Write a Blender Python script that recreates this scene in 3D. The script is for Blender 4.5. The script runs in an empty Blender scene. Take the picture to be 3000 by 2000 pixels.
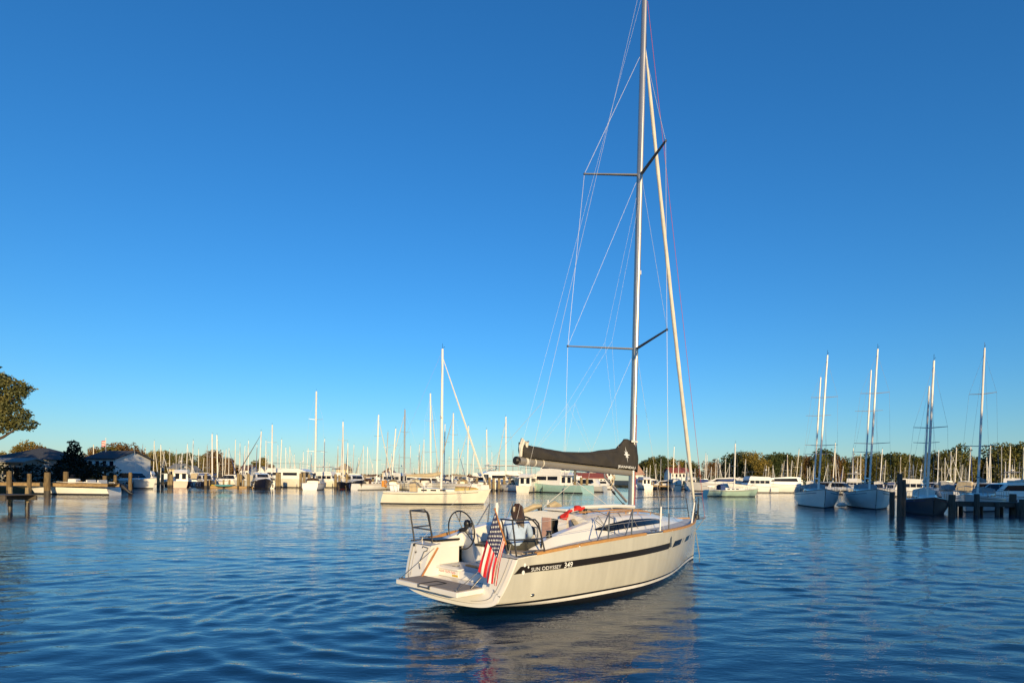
import bpy, bmesh, math, random
import numpy as np
from mathutils import Vector, Matrix, Euler
R = math.radians
random.seed(7)
rng = np.random.default_rng(7)
S = bpy.context.scene
COL = S.collection

# ------------------------------------------------------------------ camera, sky, sun, exposure
FPX, CAM_H, HOR, ROLL = 1710.6, 2.323, 1402.7, 0.679   # focal length and horizon in photo pixels
cam = bpy.data.cameras.new('camera')
cam.sensor_fit = 'HORIZONTAL'; cam.sensor_width = 36.0
cam.lens = 36.0 * FPX / 3000.0
cam.shift_x = 0.0
cam.shift_y = (HOR - 1000) / 3000.0
cam.clip_start, cam.clip_end = 0.1, 12000
cam_o = bpy.data.objects.new('camera', cam); COL.objects.link(cam_o)
cam_o.location = (0, 0, CAM_H)
cam_o.rotation_euler = (Matrix.Rotation(R(90), 4, 'X') @ Matrix.Rotation(R(ROLL), 4, 'Z')).to_euler()
S.camera = cam_o

SUN_EL, SUN_AZ = 11.5, 166.3      # azimuth clockwise from +Y: the sun stands behind the camera
w = bpy.data.worlds.new('World'); S.world = w; w.use_nodes = True
nt = w.node_tree; nt.nodes.clear()
sky = nt.nodes.new('ShaderNodeTexSky'); sky.sky_type = 'NISHITA'; sky.sun_disc = False
sky.sun_elevation = R(SUN_EL); sky.sun_rotation = R(SUN_AZ)
sky.altitude = 0; sky.air_density = 1.25; sky.dust_density = 0.05; sky.ozone_density = 7.0
hsv = nt.nodes.new('ShaderNodeHueSaturation'); hsv.inputs['Saturation'].default_value = 1.07
bg = nt.nodes.new('ShaderNodeBackground'); bg.inputs['Strength'].default_value = 0.092
wo = nt.nodes.new('ShaderNodeOutputWorld')
nt.links.new(sky.outputs[0], hsv.inputs['Color']); nt.links.new(hsv.outputs[0], bg.inputs[0]); nt.links.new(bg.outputs[0], wo.inputs[0])

sd = bpy.data.lights.new('sun', 'SUN'); sd.energy = 2.9; sd.angle = R(0.6); sd.color = (1.0, 0.76, 0.41)
so = bpy.data.objects.new('sun', sd); COL.objects.link(so)
_d = Vector((math.sin(R(SUN_AZ)) * math.cos(R(SUN_EL)), math.cos(R(SUN_AZ)) * math.cos(R(SUN_EL)), math.sin(R(SUN_EL))))
so.rotation_euler = _d.to_track_quat('Z', 'Y').to_euler()
S.view_settings.view_transform = 'Standard'; S.view_settings.look = 'None'
S.view_settings.exposure = 1.0; S.view_settings.gamma = 1.0; S.view_settings.use_curve_mapping = False

# ------------------------------------------------------------------ helpers
def hor_at(u): return HOR + (u - 1500) * math.tan(R(ROLL))
def at(u, d, z=0.0): return ((u - 1500) / FPX * d, d, z)
def zpx(u, v, d): return CAM_H - (v - hor_at(u)) * d / FPX
def dist(u, v): return CAM_H * FPX / (v - hor_at(u))     # distance of the water at picture point u, v
def tag(o, label=None, cat=None, group=None, kind=None):
    for k, v in (('label', label), ('category', cat), ('group', group), ('kind', kind)):
        if v: o[k] = v
    return o
def empty(name, loc=(0, 0, 0), rz=0.0, rx=0.0, label=None, cat=None, group=None):
    o = bpy.data.objects.new(name, None); COL.objects.link(o)
    o.empty_display_size = 0.3; o.location = loc; o.rotation_euler = (rx, 0, rz)
    return tag(o, label, cat, group)
def copy_tree(o, parent=None):
    c = o.copy(); COL.objects.link(c)
    if parent: c.parent = parent
    for ch in o.children: copy_tree(ch, c)
    return c
def interp(x, xs, ys):
    """smooth monotone-ish cubic through a table"""
    xs = list(xs); ys = list(ys); n = len(xs)
    if x <= xs[0]: return ys[0]
    if x >= xs[-1]: return ys[-1]
    i = max(k for k in range(n) if xs[k] <= x); i = min(i, n - 2)
    def m(k):
        if k == 0: return (ys[1] - ys[0]) / (xs[1] - xs[0])
        if k == n - 1: return (ys[-1] - ys[-2]) / (xs[-1] - xs[-2])
        return (ys[k + 1] - ys[k - 1]) / (xs[k + 1] - xs[k - 1])
    h = xs[i + 1] - xs[i]; t = (x - xs[i]) / h
    return ((2*t**3 - 3*t*t + 1) * ys[i] + (t**3 - 2*t*t + t) * h * m(i) + (-2*t**3 + 3*t*t) * ys[i + 1] + (t**3 - t*t) * h * m(i + 1))

class MB:
    """collects shapes, builds ONE mesh object; flip mirrors y so that starboard-positive tables read naturally"""
    def __init__(s, flip=False): s.v = []; s.f = []; s.m = []; s.flip = flip; s.cur = 0
    def add(s, vs, fs, m=None):
        b = len(s.v); s.v += [tuple(p) for p in vs]; s.f += [tuple(b + i for i in f) for f in fs]
        s.m += [s.cur if m is None else m] * len(fs); return s
    def box(s, c, d, rot=None, taper=1.0, m=None):
        hx, hy, hz = d[0] / 2, d[1] / 2, d[2] / 2
        vs = [Vector((x * hx * (taper if z > 0 else 1), y * hy * (taper if z > 0 else 1), z * hz)) for z in (-1, 1) for y in (-1, 1) for x in (-1, 1)]
        if rot: e = Euler(rot); vs = [e.to_matrix() @ p for p in vs]
        c = Vector(c); vs = [p + c for p in vs]
        return s.add(vs, [(0, 2, 3, 1), (4, 5, 7, 6), (0, 1, 5, 4), (2, 6, 7, 3), (0, 4, 6, 2), (1, 3, 7, 5)], m)
    def rbox(s, c, d, b=0.02, rot=None, m=None):
        """box with chamfered vertical and top edges"""
        hx, hy, hz = d[0] / 2, d[1] / 2, d[2] / 2; b = min(b, hx * .9, hy * .9, hz * .9)
        def ring(ix, z): return [(hx - ix, -hy + ix + b, z), (hx - ix, hy - ix - b, z), (hx - ix - b, hy - ix, z), (-hx + ix + b, hy - ix, z), (-hx + ix, hy - ix - b, z), (-hx + ix, -hy + ix + b, z), (-hx + ix + b, -hy + ix, z), (hx - ix - b, -hy + ix, z)]
        rings = [ring(b * .6, -hz), ring(0, -hz + b * .6), ring(0, hz - b * .6), ring(b * .6, hz)]
        e = Euler(rot).to_matrix() if rot else Matrix.Identity(3); c = Vector(c)
        return s.loft([[e @ Vector(p) + c for p in r] for r in rings], closed=True, caps=True, m=m)
    def tube(s, p0, p1, r0, r1=None, n=6, caps=True, m=None): return s.path([p0, p1], [r0, r0 if r1 is None else r1], n, caps, m)
    def path(s, pts, r, n=6, caps=True, m=None, ell=None):
        pts = [Vector(p) for p in pts]; k = len(pts)
        rr = r if isinstance(r, (list, tuple)) else [r] * k
        rings = []; ref = None
        for i, p in enumerate(pts):
            t = (pts[min(i + 1, k - 1)] - pts[max(i - 1, 0)])
            if t.length < 1e-9: t = Vector((0, 0, 1))
            t.normalize()
            if ref is None: ref = Vector((0, 0, 1)) if abs(t.z) < .9 else Vector((1, 0, 0))
            a = t.cross(ref)
            if a.length < 1e-4: a = t.cross(Vector((0, 1, 0)))
            a.normalize(); b = a.cross(t)
            e = ell or 1.0
            rings.append([p + (a * math.cos(2 * math.pi * j / n) + b * e * math.sin(2 * math.pi * j / n)) * rr[i] for j in range(n)])
        return s.loft(rings, True, caps, m)
    def loft(s, rings, closed=False, caps=False, m=None):
        n = len(rings[0]); vs = [p for r in rings for p in r]; fs = []
        mm = []
        for i in range(len(rings) - 1):
            for j in range(n if closed else n - 1):
                a, b = i * n + j, i * n + (j + 1) % n
                fs.append((a, b, b + n, a + n)); mm.append(m[j] if isinstance(m, (list, tuple)) else (s.cur if m is None else m))
        if caps:
            c0 = m[0] if isinstance(m, (list, tuple)) else (s.cur if m is None else m)
            fs.append(tuple(range(n - 1, -1, -1))); mm.append(c0)
            fs.append(tuple((len(rings) - 1) * n + j for j in range(n))); mm.append(c0)
        b = len(s.v); s.v += [tuple(p) for p in vs]; s.f += [tuple(b + i for i in f) for f in fs]; s.m += mm
        return s
    def grid(s, fn, nu, nv, m=None):
        vs = [fn(i / nu, j / nv) for i in range(nu + 1) for j in range(nv + 1)]
        fs = [(i * (nv + 1) + j, (i + 1) * (nv + 1) + j, (i + 1) * (nv + 1) + j + 1, i * (nv + 1) + j + 1) for i in range(nu) for j in range(nv)]
        return s.add(vs, fs, m)
    def prism(s, poly, axis, a, b, m=None):
        """polygon in the plane across axis (0: yz, 1: xz, 2: xy) extruded from a to b"""
        def P(p, t): return (t, p[0], p[1]) if axis == 0 else (p[0], t, p[1]) if axis == 1 else (p[0], p[1], t)
        n = len(poly); vs = [P(p, a) for p in poly] + [P(p, b) for p in poly]
        fs = [tuple(range(n - 1, -1, -1)), tuple(range(n, 2 * n))] + [(i, (i + 1) % n, n + (i + 1) % n, n + i) for i in range(n)]
        return s.add(vs, fs, m)
    def ball(s, c, r, nu=10, nv=7, m=None):
        rx, ry, rz = r if isinstance(r, (list, tuple)) else (r, r, r)
        rings = [[(c[0] + rx * math.sin(math.pi * i / nv) * math.cos(2 * math.pi * j / nu), c[1] + ry * math.sin(math.pi * i / nv) * math.sin(2 * math.pi * j / nu), c[2] + rz * math.cos(math.pi * i / nv)) for j in range(nu)] for i in range(nv + 1)]
        rings[0] = [(c[0] + rx * .02 * math.cos(2 * math.pi * j / nu), c[1] + ry * .02 * math.sin(2 * math.pi * j / nu), c[2] + rz) for j in range(nu)]
        rings[-1] = [(c[0] + rx * .02 * math.cos(2 * math.pi * j / nu), c[1] + ry * .02 * math.sin(2 * math.pi * j / nu), c[2] - rz) for j in range(nu)]
        return s.loft(rings, True, True, m)
    def mesh(s, name, mats, smooth=True, angle=35, recalc=False):
        me = bpy.data.meshes.new(name)
        v = [(p[0], -p[1], p[2]) for p in s.v] if s.flip else s.v
        f = [tuple(reversed(q)) for q in s.f] if s.flip else s.f
        me.from_pydata(v, [], f)
        mats = mats if isinstance(mats, (list, tuple)) else [mats]
        for mt in mats: me.materials.append(mt)
        me.polygons.foreach_set('material_index', s.m)
        if recalc:
            bm = bmesh.new(); bm.from_mesh(me); bmesh.ops.recalc_face_normals(bm, faces=bm.faces); bm.to_mesh(me); bm.free()
        if smooth: me.shade_smooth(); me.set_sharp_from_angle(angle=R(angle))
        me.update(); return me
    def build(s, name, mats, parent=None, smooth=True, angle=35, recalc=False):
        o = bpy.data.objects.new(name, s.mesh(name, mats, smooth, angle, recalc)); COL.objects.link(o)
        if parent: o.parent = parent
        return o

def text_shape(body, size, bold=0.0, shear=0.0, depth=0.0):
    """flat lettering as vertices and faces"""
    c = bpy.data.curves.new('lettering', 'FONT'); c.body = body; c.size = size; c.offset = bold; c.shear = shear; c.resolution_u = 3
    o = bpy.data.objects.new('lettering', c); COL.objects.link(o)
    bpy.context.view_layer.update()
    me = o.evaluated_get(bpy.context.evaluated_depsgraph_get()).to_mesh()
    vs = [tuple(x.co) for x in me.vertices]; fs = [tuple(p.vertices) for p in me.polygons]
    bpy.data.objects.remove(o); bpy.data.curves.remove(c)
    return vs, fs

MATS = {}
def mat(name, col, rough=0.5, metal=0.0, var=0.12, scale=3.0, bump=0.0, bscale=40.0, spec=0.5, col2=None, stretch=(1, 1, 1), coat=0.0, trans=0.0):
    if name in MATS: return MATS[name]
    m = bpy.data.materials.new(name); m.use_nodes = True; t = m.node_tree; b = t.nodes['Principled BSDF']
    b.inputs['Roughness'].default_value = rough; b.inputs['Metallic'].default_value = metal
    b.inputs['Specular IOR Level'].default_value = spec
    if coat: b.inputs['Coat Weight'].default_value = coat; b.inputs['Coat Roughness'].default_value = 0.05
    tc = t.nodes.new('ShaderNodeTexCoord'); mp = t.nodes.new('ShaderNodeMapping'); mp.inputs['Scale'].default_value = stretch
    t.links.new(tc.outputs['Object'], mp.inputs[0])
    n = t.nodes.new('ShaderNodeTexNoise'); n.inputs['Scale'].default_value = scale; n.inputs['Detail'].default_value = 5
    t.links.new(mp.outputs[0], n.inputs['Vector'])
    mx = t.nodes.new('ShaderNodeMix'); mx.data_type = 'RGBA'
    c2 = col2 or tuple(max(0, x * (1 - 2 * var)) for x in col)
    mx.inputs[6].default_value = (*col, 1); mx.inputs[7].default_value = (*c2, 1)
    mr = t.nodes.new('ShaderNodeMapRange'); mr.inputs[1].default_value = .35; mr.inputs[2].default_value = .7
    t.links.new(n.outputs['Fac'], mr.inputs[0]); t.links.new(mr.outputs[0], mx.inputs[0]); t.links.new(mx.outputs[2], b.inputs['Base Color'])
    if bump:
        n2 = t.nodes.new('ShaderNodeTexNoise'); n2.inputs['Scale'].default_value = bscale; n2.inputs['Detail'].default_value = 4
        t.links.new(mp.outputs[0], n2.inputs['Vector'])
        bp = t.nodes.new('ShaderNodeBump'); bp.inputs['Strength'].default_value = bump; bp.inputs['Distance'].default_value = 0.02
        t.links.new(n2.outputs['Fac'], bp.inputs['Height']); t.links.new(bp.outputs[0], b.inputs['Normal'])
    MATS[name] = m; return m

def leaf_mat(name, a, b, c):
    """foliage: three leaf colours mixed clump by clump, a little light passing through"""
    m = bpy.data.materials.new(name); m.use_nodes = True; t = m.node_tree; pb = t.nodes['Principled BSDF']
    pb.inputs['Roughness'].default_value = .6; pb.inputs['Specular IOR Level'].default_value = .25
    tc = t.nodes.new('ShaderNodeTexCoord'); n = t.nodes.new('ShaderNodeTexNoise'); n.inputs['Scale'].default_value = .55; n.inputs['Detail'].default_value = 6; n.inputs['Roughness'].default_value = .7
    oi = t.nodes.new('ShaderNodeObjectInfo'); ad = t.nodes.new('ShaderNodeVectorMath'); ad.operation = 'ADD'
    ml = t.nodes.new('ShaderNodeMath'); ml.operation = 'MULTIPLY'; ml.inputs[1].default_value = 50
    t.links.new(oi.outputs['Random'], ml.inputs[0]); t.links.new(tc.outputs['Object'], ad.inputs[0]); t.links.new(ml.outputs[0], ad.inputs[1]); t.links.new(ad.outputs[0], n.inputs['Vector'])
    cr = t.nodes.new('ShaderNodeValToRGB'); e = cr.color_ramp.elements
    e[0].position = .33; e[0].color = (*a, 1); e[1].position = .68; e[1].color = (*c, 1); x = e.new(.5); x.color = (*b, 1)
    t.links.new(n.outputs['Fac'], cr.inputs[0]); t.links.new(cr.outputs[0], pb.inputs['Base Color'])
    tr = t.nodes.new('ShaderNodeBsdfTranslucent'); t.links.new(cr.outputs[0], tr.inputs[0])
    ms = t.nodes.new('ShaderNodeMixShader'); ms.inputs[0].default_value = .2
    t.links.new(pb.outputs[0], ms.inputs[1]); t.links.new(tr.outputs[0], ms.inputs[2]); t.links.new(ms.outputs[0], t.nodes['Material Output'].inputs[0])
    return m

def hull_mat(name, top, stops):
    """painted hull: bands of paint along the waterline, vertical streaks standing for light thrown up by the water"""
    m = bpy.data.materials.new(name); m.use_nodes = True; t = m.node_tree; b = t.nodes['Principled BSDF']
    b.inputs['Roughness'].default_value = .22; b.inputs['Coat Weight'].default_value = .35; b.inputs['Coat Roughness'].default_value = .06
    tc = t.nodes.new('ShaderNodeTexCoord'); sp = t.nodes.new('ShaderNodeSeparateXYZ'); t.links.new(tc.outputs['Object'], sp.inputs[0])
    ma = t.nodes.new('ShaderNodeMath'); ma.operation = 'MULTIPLY_ADD'; ma.inputs[1].default_value = stops['slope']
    t.links.new(sp.outputs[0], ma.inputs[0]); t.links.new(sp.outputs[2], ma.inputs[2])
    cr = t.nodes.new('ShaderNodeValToRGB'); cr.color_ramp.interpolation = 'CONSTANT'; e = cr.color_ramp.elements
    e[0].position = 0; e[0].color = (*stops['bands'][0][1], 1); e[1].position = stops['bands'][1][0]; e[1].color = (*stops['bands'][1][1], 1)
    for p, c in stops['bands'][2:]: x = e.new(p); x.color = (*c, 1)
    t.links.new(ma.outputs[0], cr.inputs[0])
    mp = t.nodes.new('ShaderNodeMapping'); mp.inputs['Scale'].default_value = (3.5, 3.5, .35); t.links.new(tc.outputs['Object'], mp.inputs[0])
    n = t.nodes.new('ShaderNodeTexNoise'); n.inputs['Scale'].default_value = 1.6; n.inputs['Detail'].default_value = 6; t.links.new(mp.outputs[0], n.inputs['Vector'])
    mr = t.nodes.new('ShaderNodeMapRange'); mr.inputs[1].default_value = .3; mr.inputs[2].default_value = .7; mr.inputs[3].default_value = .91; mr.inputs[4].default_value = 1.05  # ripple light off the water, painted into the hull colour
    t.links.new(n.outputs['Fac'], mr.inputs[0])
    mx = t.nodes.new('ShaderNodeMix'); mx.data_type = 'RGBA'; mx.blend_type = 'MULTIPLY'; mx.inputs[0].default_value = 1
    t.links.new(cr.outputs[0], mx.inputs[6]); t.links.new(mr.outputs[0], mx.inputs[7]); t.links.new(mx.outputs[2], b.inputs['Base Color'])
    return m

WHITE = mat('white_gelcoat', (.80, .77, .72), .28, var=.04, scale=1.2, coat=.3)
DECK = mat('nonskid_deck', (.66, .64, .61), .7, var=.05, scale=6, bump=.25, bscale=220)
TEAK = mat('teak', (.52, .27, .09), .5, var=.16, scale=9, stretch=(1, 8, 8))
GREYTEAK = mat('platform_planking', (.36, .29, .22), .65, var=.12, scale=8, stretch=(1, 10, 1))
STEEL = mat('stainless_steel', (.34, .32, .30), .3, .9, var=.05)
WIRE = mat('rigging_wire', (.50, .49, .48), .4, var=.05)
ALU = mat('anodised_aluminium', (.50, .48, .45), .38, .75, var=.05, scale=2)
BLACK = mat('black_plastic', (.018, .018, .02), .4, var=.1)
CANVAS_BLACK = mat('black_sail_canvas', (.040, .034, .028), .8, var=.15, scale=5, bump=.5, bscale=9)
TINT = mat('tinted_glass', (.010, .013, .024), .10, var=.05, spec=.12)
STRIPE = mat('dark_brown_vinyl', (.016, .012, .009), .45, var=.06)
LETTER = mat('white_lettering', (.8, .8, .78), .45, var=.02)
SAILCLOTH = mat('sailcloth', (.70, .66, .58), .75, var=.08, scale=5, bump=.3, bscale=14)
TAN = mat('tan_canvas', (.50, .40, .25), .85, var=.12, scale=4, bump=.3, bscale=12)
ROPE = mat('white_rope', (.62, .60, .56), .8, var=.1, scale=60)
REDROPE = mat('red_rope', (.42, .06, .05), .8, var=.1, scale=60)
RED = mat('red_cloth', (.62, .025, .02), .8, var=.15, scale=9)
FLAGRED = mat('flag_red', (.56, .015, .03), .75, var=.1, scale=8)
FLAGWHITE = mat('flag_white', (.78, .74, .70), .75, var=.05, scale=8)
FLAGBLUE = mat('flag_blue', (.018, .022, .085), .75, var=.1, scale=8)
WOOD = mat('varnished_wood', (.50, .22, .07), .35, var=.15, scale=10)
GREYPANEL = mat('grey_panel', (.28, .27, .26), .5, var=.08)
PINK = mat('pale_wood_locker', (.50, .30, .24), .45, var=.08, scale=5)
DARK = mat('dark_interior', (.02, .018, .016), .8, var=.1)
BLUECANVAS = mat('blue_canvas', (.03, .06, .20), .8, var=.12)
NAVY = mat('navy_paint', (.008, .011, .030), .35, var=.05, spec=.3)
PILE = mat('weathered_pile', (.31, .23, .12), .85, var=.26, scale=3.5, bump=.5, bscale=12, stretch=(4, 4, .6))
PILE_OLD = mat('old_brown_pile', (.19, .13, .06), .85, var=.28, scale=3.5, bump=.5, bscale=12, stretch=(4, 4, .6))
PILE_WET = mat('wet_pile', (.06, .05, .04), .5, var=.2, scale=5)
PLANK = mat('dock_plank', (.48, .32, .15), .8, var=.2, scale=4, stretch=(1, 6, 6))
PLANKGREY = mat('grey_dock_plank', (.27, .22, .17), .85, var=.2, scale=4, stretch=(1, 6, 6))
BARK = mat('bark', (.11, .08, .06), .9, var=.25, scale=4, bump=.5, bscale=14, stretch=(4, 4, .7))

# ------------------------------------------------------------------ water, land
YX, YY, YHD, YHEEL = -1.203, 10.259, 47.133, 0.739       # the sailing yacht: stern position, heading, heel
def yacht_world(X, Y):
    a = R(YHD); return (YX + X * math.cos(a) + Y * math.sin(a), YY + X * math.sin(a) - Y * math.cos(a))

def graded(a, b, step, grow, limit):
    out = [a]; s = step
    while out[-1] < b:
        out.append(out[-1] + s); s = min(s * grow, limit)
    return out
xs = graded(0, 14, .072, 1.0, .072); xs = xs[:-1] + graded(xs[-1], 6000, .075, 1.03, 500)
xs = np.array([-q for q in reversed(xs[1:])] + xs)
ys = graded(5.2, 26, .045, 1.004, .10); ys = ys[:-1] + graded(ys[-1], 9000, .10, 1.02, 500)
back = [5.2 - q for q in graded(0.3, 600, .3, 1.3, 200)]
ys = np.array(list(reversed(back)) + ys)
gx, gy = np.meshgrid(xs, ys, indexing='ij')
sx = np.gradient(xs)[:, None] + 0 * gy; sy = np.gradient(ys)[None, :] + 0 * gx
cell = np.maximum(sx, sy)
z = np.zeros_like(gx)
# wind ripples: many crests, mostly across the view and leaning a little, short ones dying out where the sheet is coarse
patch = .55 + .45 * np.sin(gx * .11 + .7 * np.sin(gy * .13)) * np.sin(gy * .09 + 1.2 * np.sin(gx * .07))
cx, cy = yacht_world(4.5, 0)
lee = 1 - .62 * np.exp(-(((gx - cx - 0.3) / 6.0) ** 2 + ((gy - cy + 5.0) / 5.5) ** 2))
for i in range(92):
    if i < 68: lam = .26 * (.95 / .26) ** rng.random(); slope = .0185
    else: lam = 1.1 * (3.4 / 1.1) ** rng.random(); slope = .0055
    th = R(90 + 10 + rng.normal(0, 29))
    k = 2 * math.pi / lam
    ph = rng.random() * 6.283
    fade = np.clip((lam / np.maximum(cell, 1e-6) - 2.6) / 3.0, 0, 1)
    wob = .5 * np.sin(gx * .42 / lam ** .5 + i) + .4 * np.sin(gy * .30 / lam ** .5 + 2 * i)
    z += slope / k * fade * np.sin(k * (gx * math.cos(th) + gy * math.sin(th)) + ph + wob) * (patch if lam < 1.5 else 1.0) * lee
# the rings that spread from the stern
qx, qy = yacht_world(-.3, .3)
r = np.hypot((gx - qx) * .92, gy - qy); ang = np.arctan2(gy - qy, gx - qx)
for lam, a0 in ((.46, .0074), (.33, .0036)):
    z += a0 * np.exp(-((r - 2.6) / 1.9) ** 2) * (.25 + .75 * np.clip(np.cos(ang - R(200)), 0, 1)) * np.sin(2 * math.pi * r / lam + .8 * np.sin(3 * ang)) * (cell < .2)
nxv, nyv = gx.shape
z += 9.0 * (z * z - np.mean(z[(cell < .12)] ** 2)) * (cell < .3) * np.clip((.3 - cell) / .15, 0, 1)   # crests sharper than troughs
verts = np.stack([gx, gy, z], -1).reshape(-1, 3)
idx = np.arange(nxv * nyv).reshape(nxv, nyv)
quads = np.stack([idx[:-1, :-1], idx[1:, :-1], idx[1:, 1:], idx[:-1, 1:]], -1).reshape(-1, 4)
me = bpy.data.meshes.new('water')
me.vertices.add(len(verts)); me.vertices.foreach_set('co', verts.ravel())
me.loops.add(quads.size); me.loops.foreach_set('vertex_index', quads.ravel())
me.polygons.add(len(quads)); me.polygons.foreach_set('loop_start', np.arange(len(quads)) * 4)
me.update(calc_edges=True); me.shade_smooth()
wm = bpy.data.materials.new('harbour_water'); wm.use_nodes = True; t = wm.node_tree; b = t.nodes['Principled BSDF']
b.inputs['Base Color'].default_value = (.006, .034, .082, 1); b.inputs['Roughness'].default_value = .015
b.inputs['IOR'].default_value = 1.42; b.inputs['Specular IOR Level'].default_value = .5
ge = t.nodes.new('ShaderNodeNewGeometry')
mp = t.nodes.new('ShaderNodeMapping'); mp.inputs['Scale'].default_value = (.55, 1.35, 1); mp.inputs['Rotation'].default_value = (0, 0, R(-10))
t.links.new(ge.outputs['Position'], mp.inputs[0])
n1 = t.nodes.new('ShaderNodeTexNoise'); n1.inputs['Scale'].default_value = 1.3; n1.inputs['Detail'].default_value = 5; n1.inputs['Roughness'].default_value = .62
n2 = t.nodes.new('ShaderNodeTexNoise'); n2.inputs['Scale'].default_value = 7.0; n2.inputs['Detail'].default_value = 3
n3 = t.nodes.new('ShaderNodeTexNoise'); n3.inputs['Scale'].default_value = .05; n3.inputs['Detail'].default_value = 3
for n in (n1, n2, n3): t.links.new(mp.outputs[0], n.inputs['Vector'])
mr = t.nodes.new('ShaderNodeMapRange'); mr.inputs[1].default_value = .35; mr.inputs[2].default_value = .65; mr.inputs[3].default_value = .25; mr.inputs[4].default_value = 1.0
t.links.new(n3.outputs['Fac'], mr.inputs[0])
b1 = t.nodes.new('ShaderNodeBump'); b1.inputs['Distance'].default_value = .05; t.links.new(n1.outputs['Fac'], b1.inputs['Height']); t.links.new(mr.outputs[0], b1.inputs['Strength'])
b2 = t.nodes.new('ShaderNodeBump'); b2.inputs['Distance'].default_value = .0035; b2.inputs['Strength'].default_value = .35; t.links.new(n2.outputs['Fac'], b2.inputs['Height']); t.links.new(b1.outputs[0], b2.inputs['Normal'])
t.links.new(b2.outputs[0], b.inputs['Normal'])
me.materials.append(wm)
wo_ = bpy.data.objects.new('water', me); COL.objects.link(wo_); tag(wo_, kind='structure')

GRASS = mat('shore_ground', (.075, .075, .035), .95, var=.25, scale=.4)
def land(name, pts, zt):
    m = MB(); n = len(pts)
    cx = sum(p[0] for p in pts) / n; cy = sum(p[1] for p in pts) / n
    inner = [(p[0], p[1] + 2.0, zt) for p in pts]
    m.loft([[(p[0], p[1], -1.0) for p in pts], inner], closed=True)
    m.add(inner, [tuple(range(n))])
    return tag(m.build(name, GRASS, smooth=False, recalc=True), kind='structure')
land('ground_left_bank', [(-4000, 40), (-66, 40), (-59, 62), (-59, 86), (-75, 112), (-100, 150), (-114, 185), (-92, 197), (-80, 226), (-20, 300), (-20, 5000), (-4000, 5000)], .75)
land('ground_far_shore', [(-16, 285), (20, 262), (26, 205), (44, 176), (70, 168), (150, 160), (4000, 160), (4000, 5000), (-16, 5000)], .75)
land('ground_right_bank', [(36, -90), (60, -4), (34, 2), (4000, 30), (4000, -90)], .75)

# ------------------------------------------------------------------ the sailing yacht in the foreground
# tables in metres: X forward from the stern, Y to starboard, Z up from the waterline
LX = 9.85
BD = ([0, .5, 1, 2, 3, 4, 5, 6, 7, 8, 9, 9.5, 9.85], [1.40, 1.44, 1.56, 1.66, 1.70, 1.68, 1.59, 1.41, 1.15, .80, .38, .16, .02])
ZS = ([0, .5, 1.2, 2.2, 3.5, 5, 7, 9.85], [1.02, 1.06, 1.13, 1.18, 1.22, 1.22, 1.205, 1.19])
BC = ([0, 1, 2, 4, 5, 6, 7, 8, 9, 9.6, 9.85], [1.24, 1.40, 1.49, 1.54, 1.43, 1.22, .92, .58, .25, .07, .012])
ZC = ([0, 1, 2, 4, 6, 8, 9.85], [.36, .30, .25, .16, .12, .12, .15])
ZB = ([0, .5, 1, 2, 3.5, 5, 7, 8.5, 9.4, 9.85], [.15, .09, .01, -.16, -.34, -.40, -.34, -.2, -.08, .0])
def hull_section(q, n=26):
    X = q * LX
    bc, zc, zb, bd, zs = interp(X, *BC), interp(X, *ZC), interp(X, *ZB), interp(X, *BD), interp(X, *ZS)
    bd = max(bd, .012)
    pts = []
    for i in range(n // 2):
        a = i / (n // 2) * math.pi / 2
        pts.append((bc * math.sin(a) ** .85, zb + (zc - zb) * (1 - math.cos(a) ** .8)))
    c = (bc + (bd - bc) * .72, zc + (zs - zc) * .34)
    for i in range(n // 2 + 1):
        s = i / (n // 2)
        pts.append(((1 - s) ** 2 * bc + 2 * s * (1 - s) * c[0] + s * s * bd, (1 - s) ** 2 * zc + 2 * s * (1 - s) * c[1] + s * s * zs))
    return pts
def hx(q, z): a = .40 * z / 1.05; b = 9.73 + .12 * z / 1.19; return a + q * (b - a)
def hq(X, z): a = .40 * z / 1.05; b = 9.73 + .12 * z / 1.19; return (X - a) / (b - a)
def hull_y(X, z):
    p = hull_section(min(max(hq(X, z), 0), 1), 40)
    return float(np.interp(z, [b for a, b in p], [a for a, b in p]))
def sheer(X):
    z = interp(X, *ZS); q = hq(X, z); z = interp(q * LX, *ZS)
    return max(interp(max(q, 0) * LX, *BD), .012), z

yacht = empty('sailing_yacht', (YX, YY, 0), R(YHD), R(YHEEL),
              'sailing yacht with grey hull and black sail cover motoring across the foreground', 'sailing yacht')
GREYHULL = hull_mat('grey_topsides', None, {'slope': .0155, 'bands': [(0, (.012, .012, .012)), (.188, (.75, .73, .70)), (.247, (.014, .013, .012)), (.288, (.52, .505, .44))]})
def Y(): return MB(flip=True)

m = Y(); qs = [i / 60 for i in range(61)]
rings = []
for q in qs:
    p = hull_section(q)
    ring = [(hx(q, z), -y, z) for y, z in reversed(p[1:])] + [(hx(q, z), y, z) for y, z in p]
    rings.append(ring)
m.loft(rings)
m.build('hull', GREYHULL, yacht, angle=60)

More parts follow.
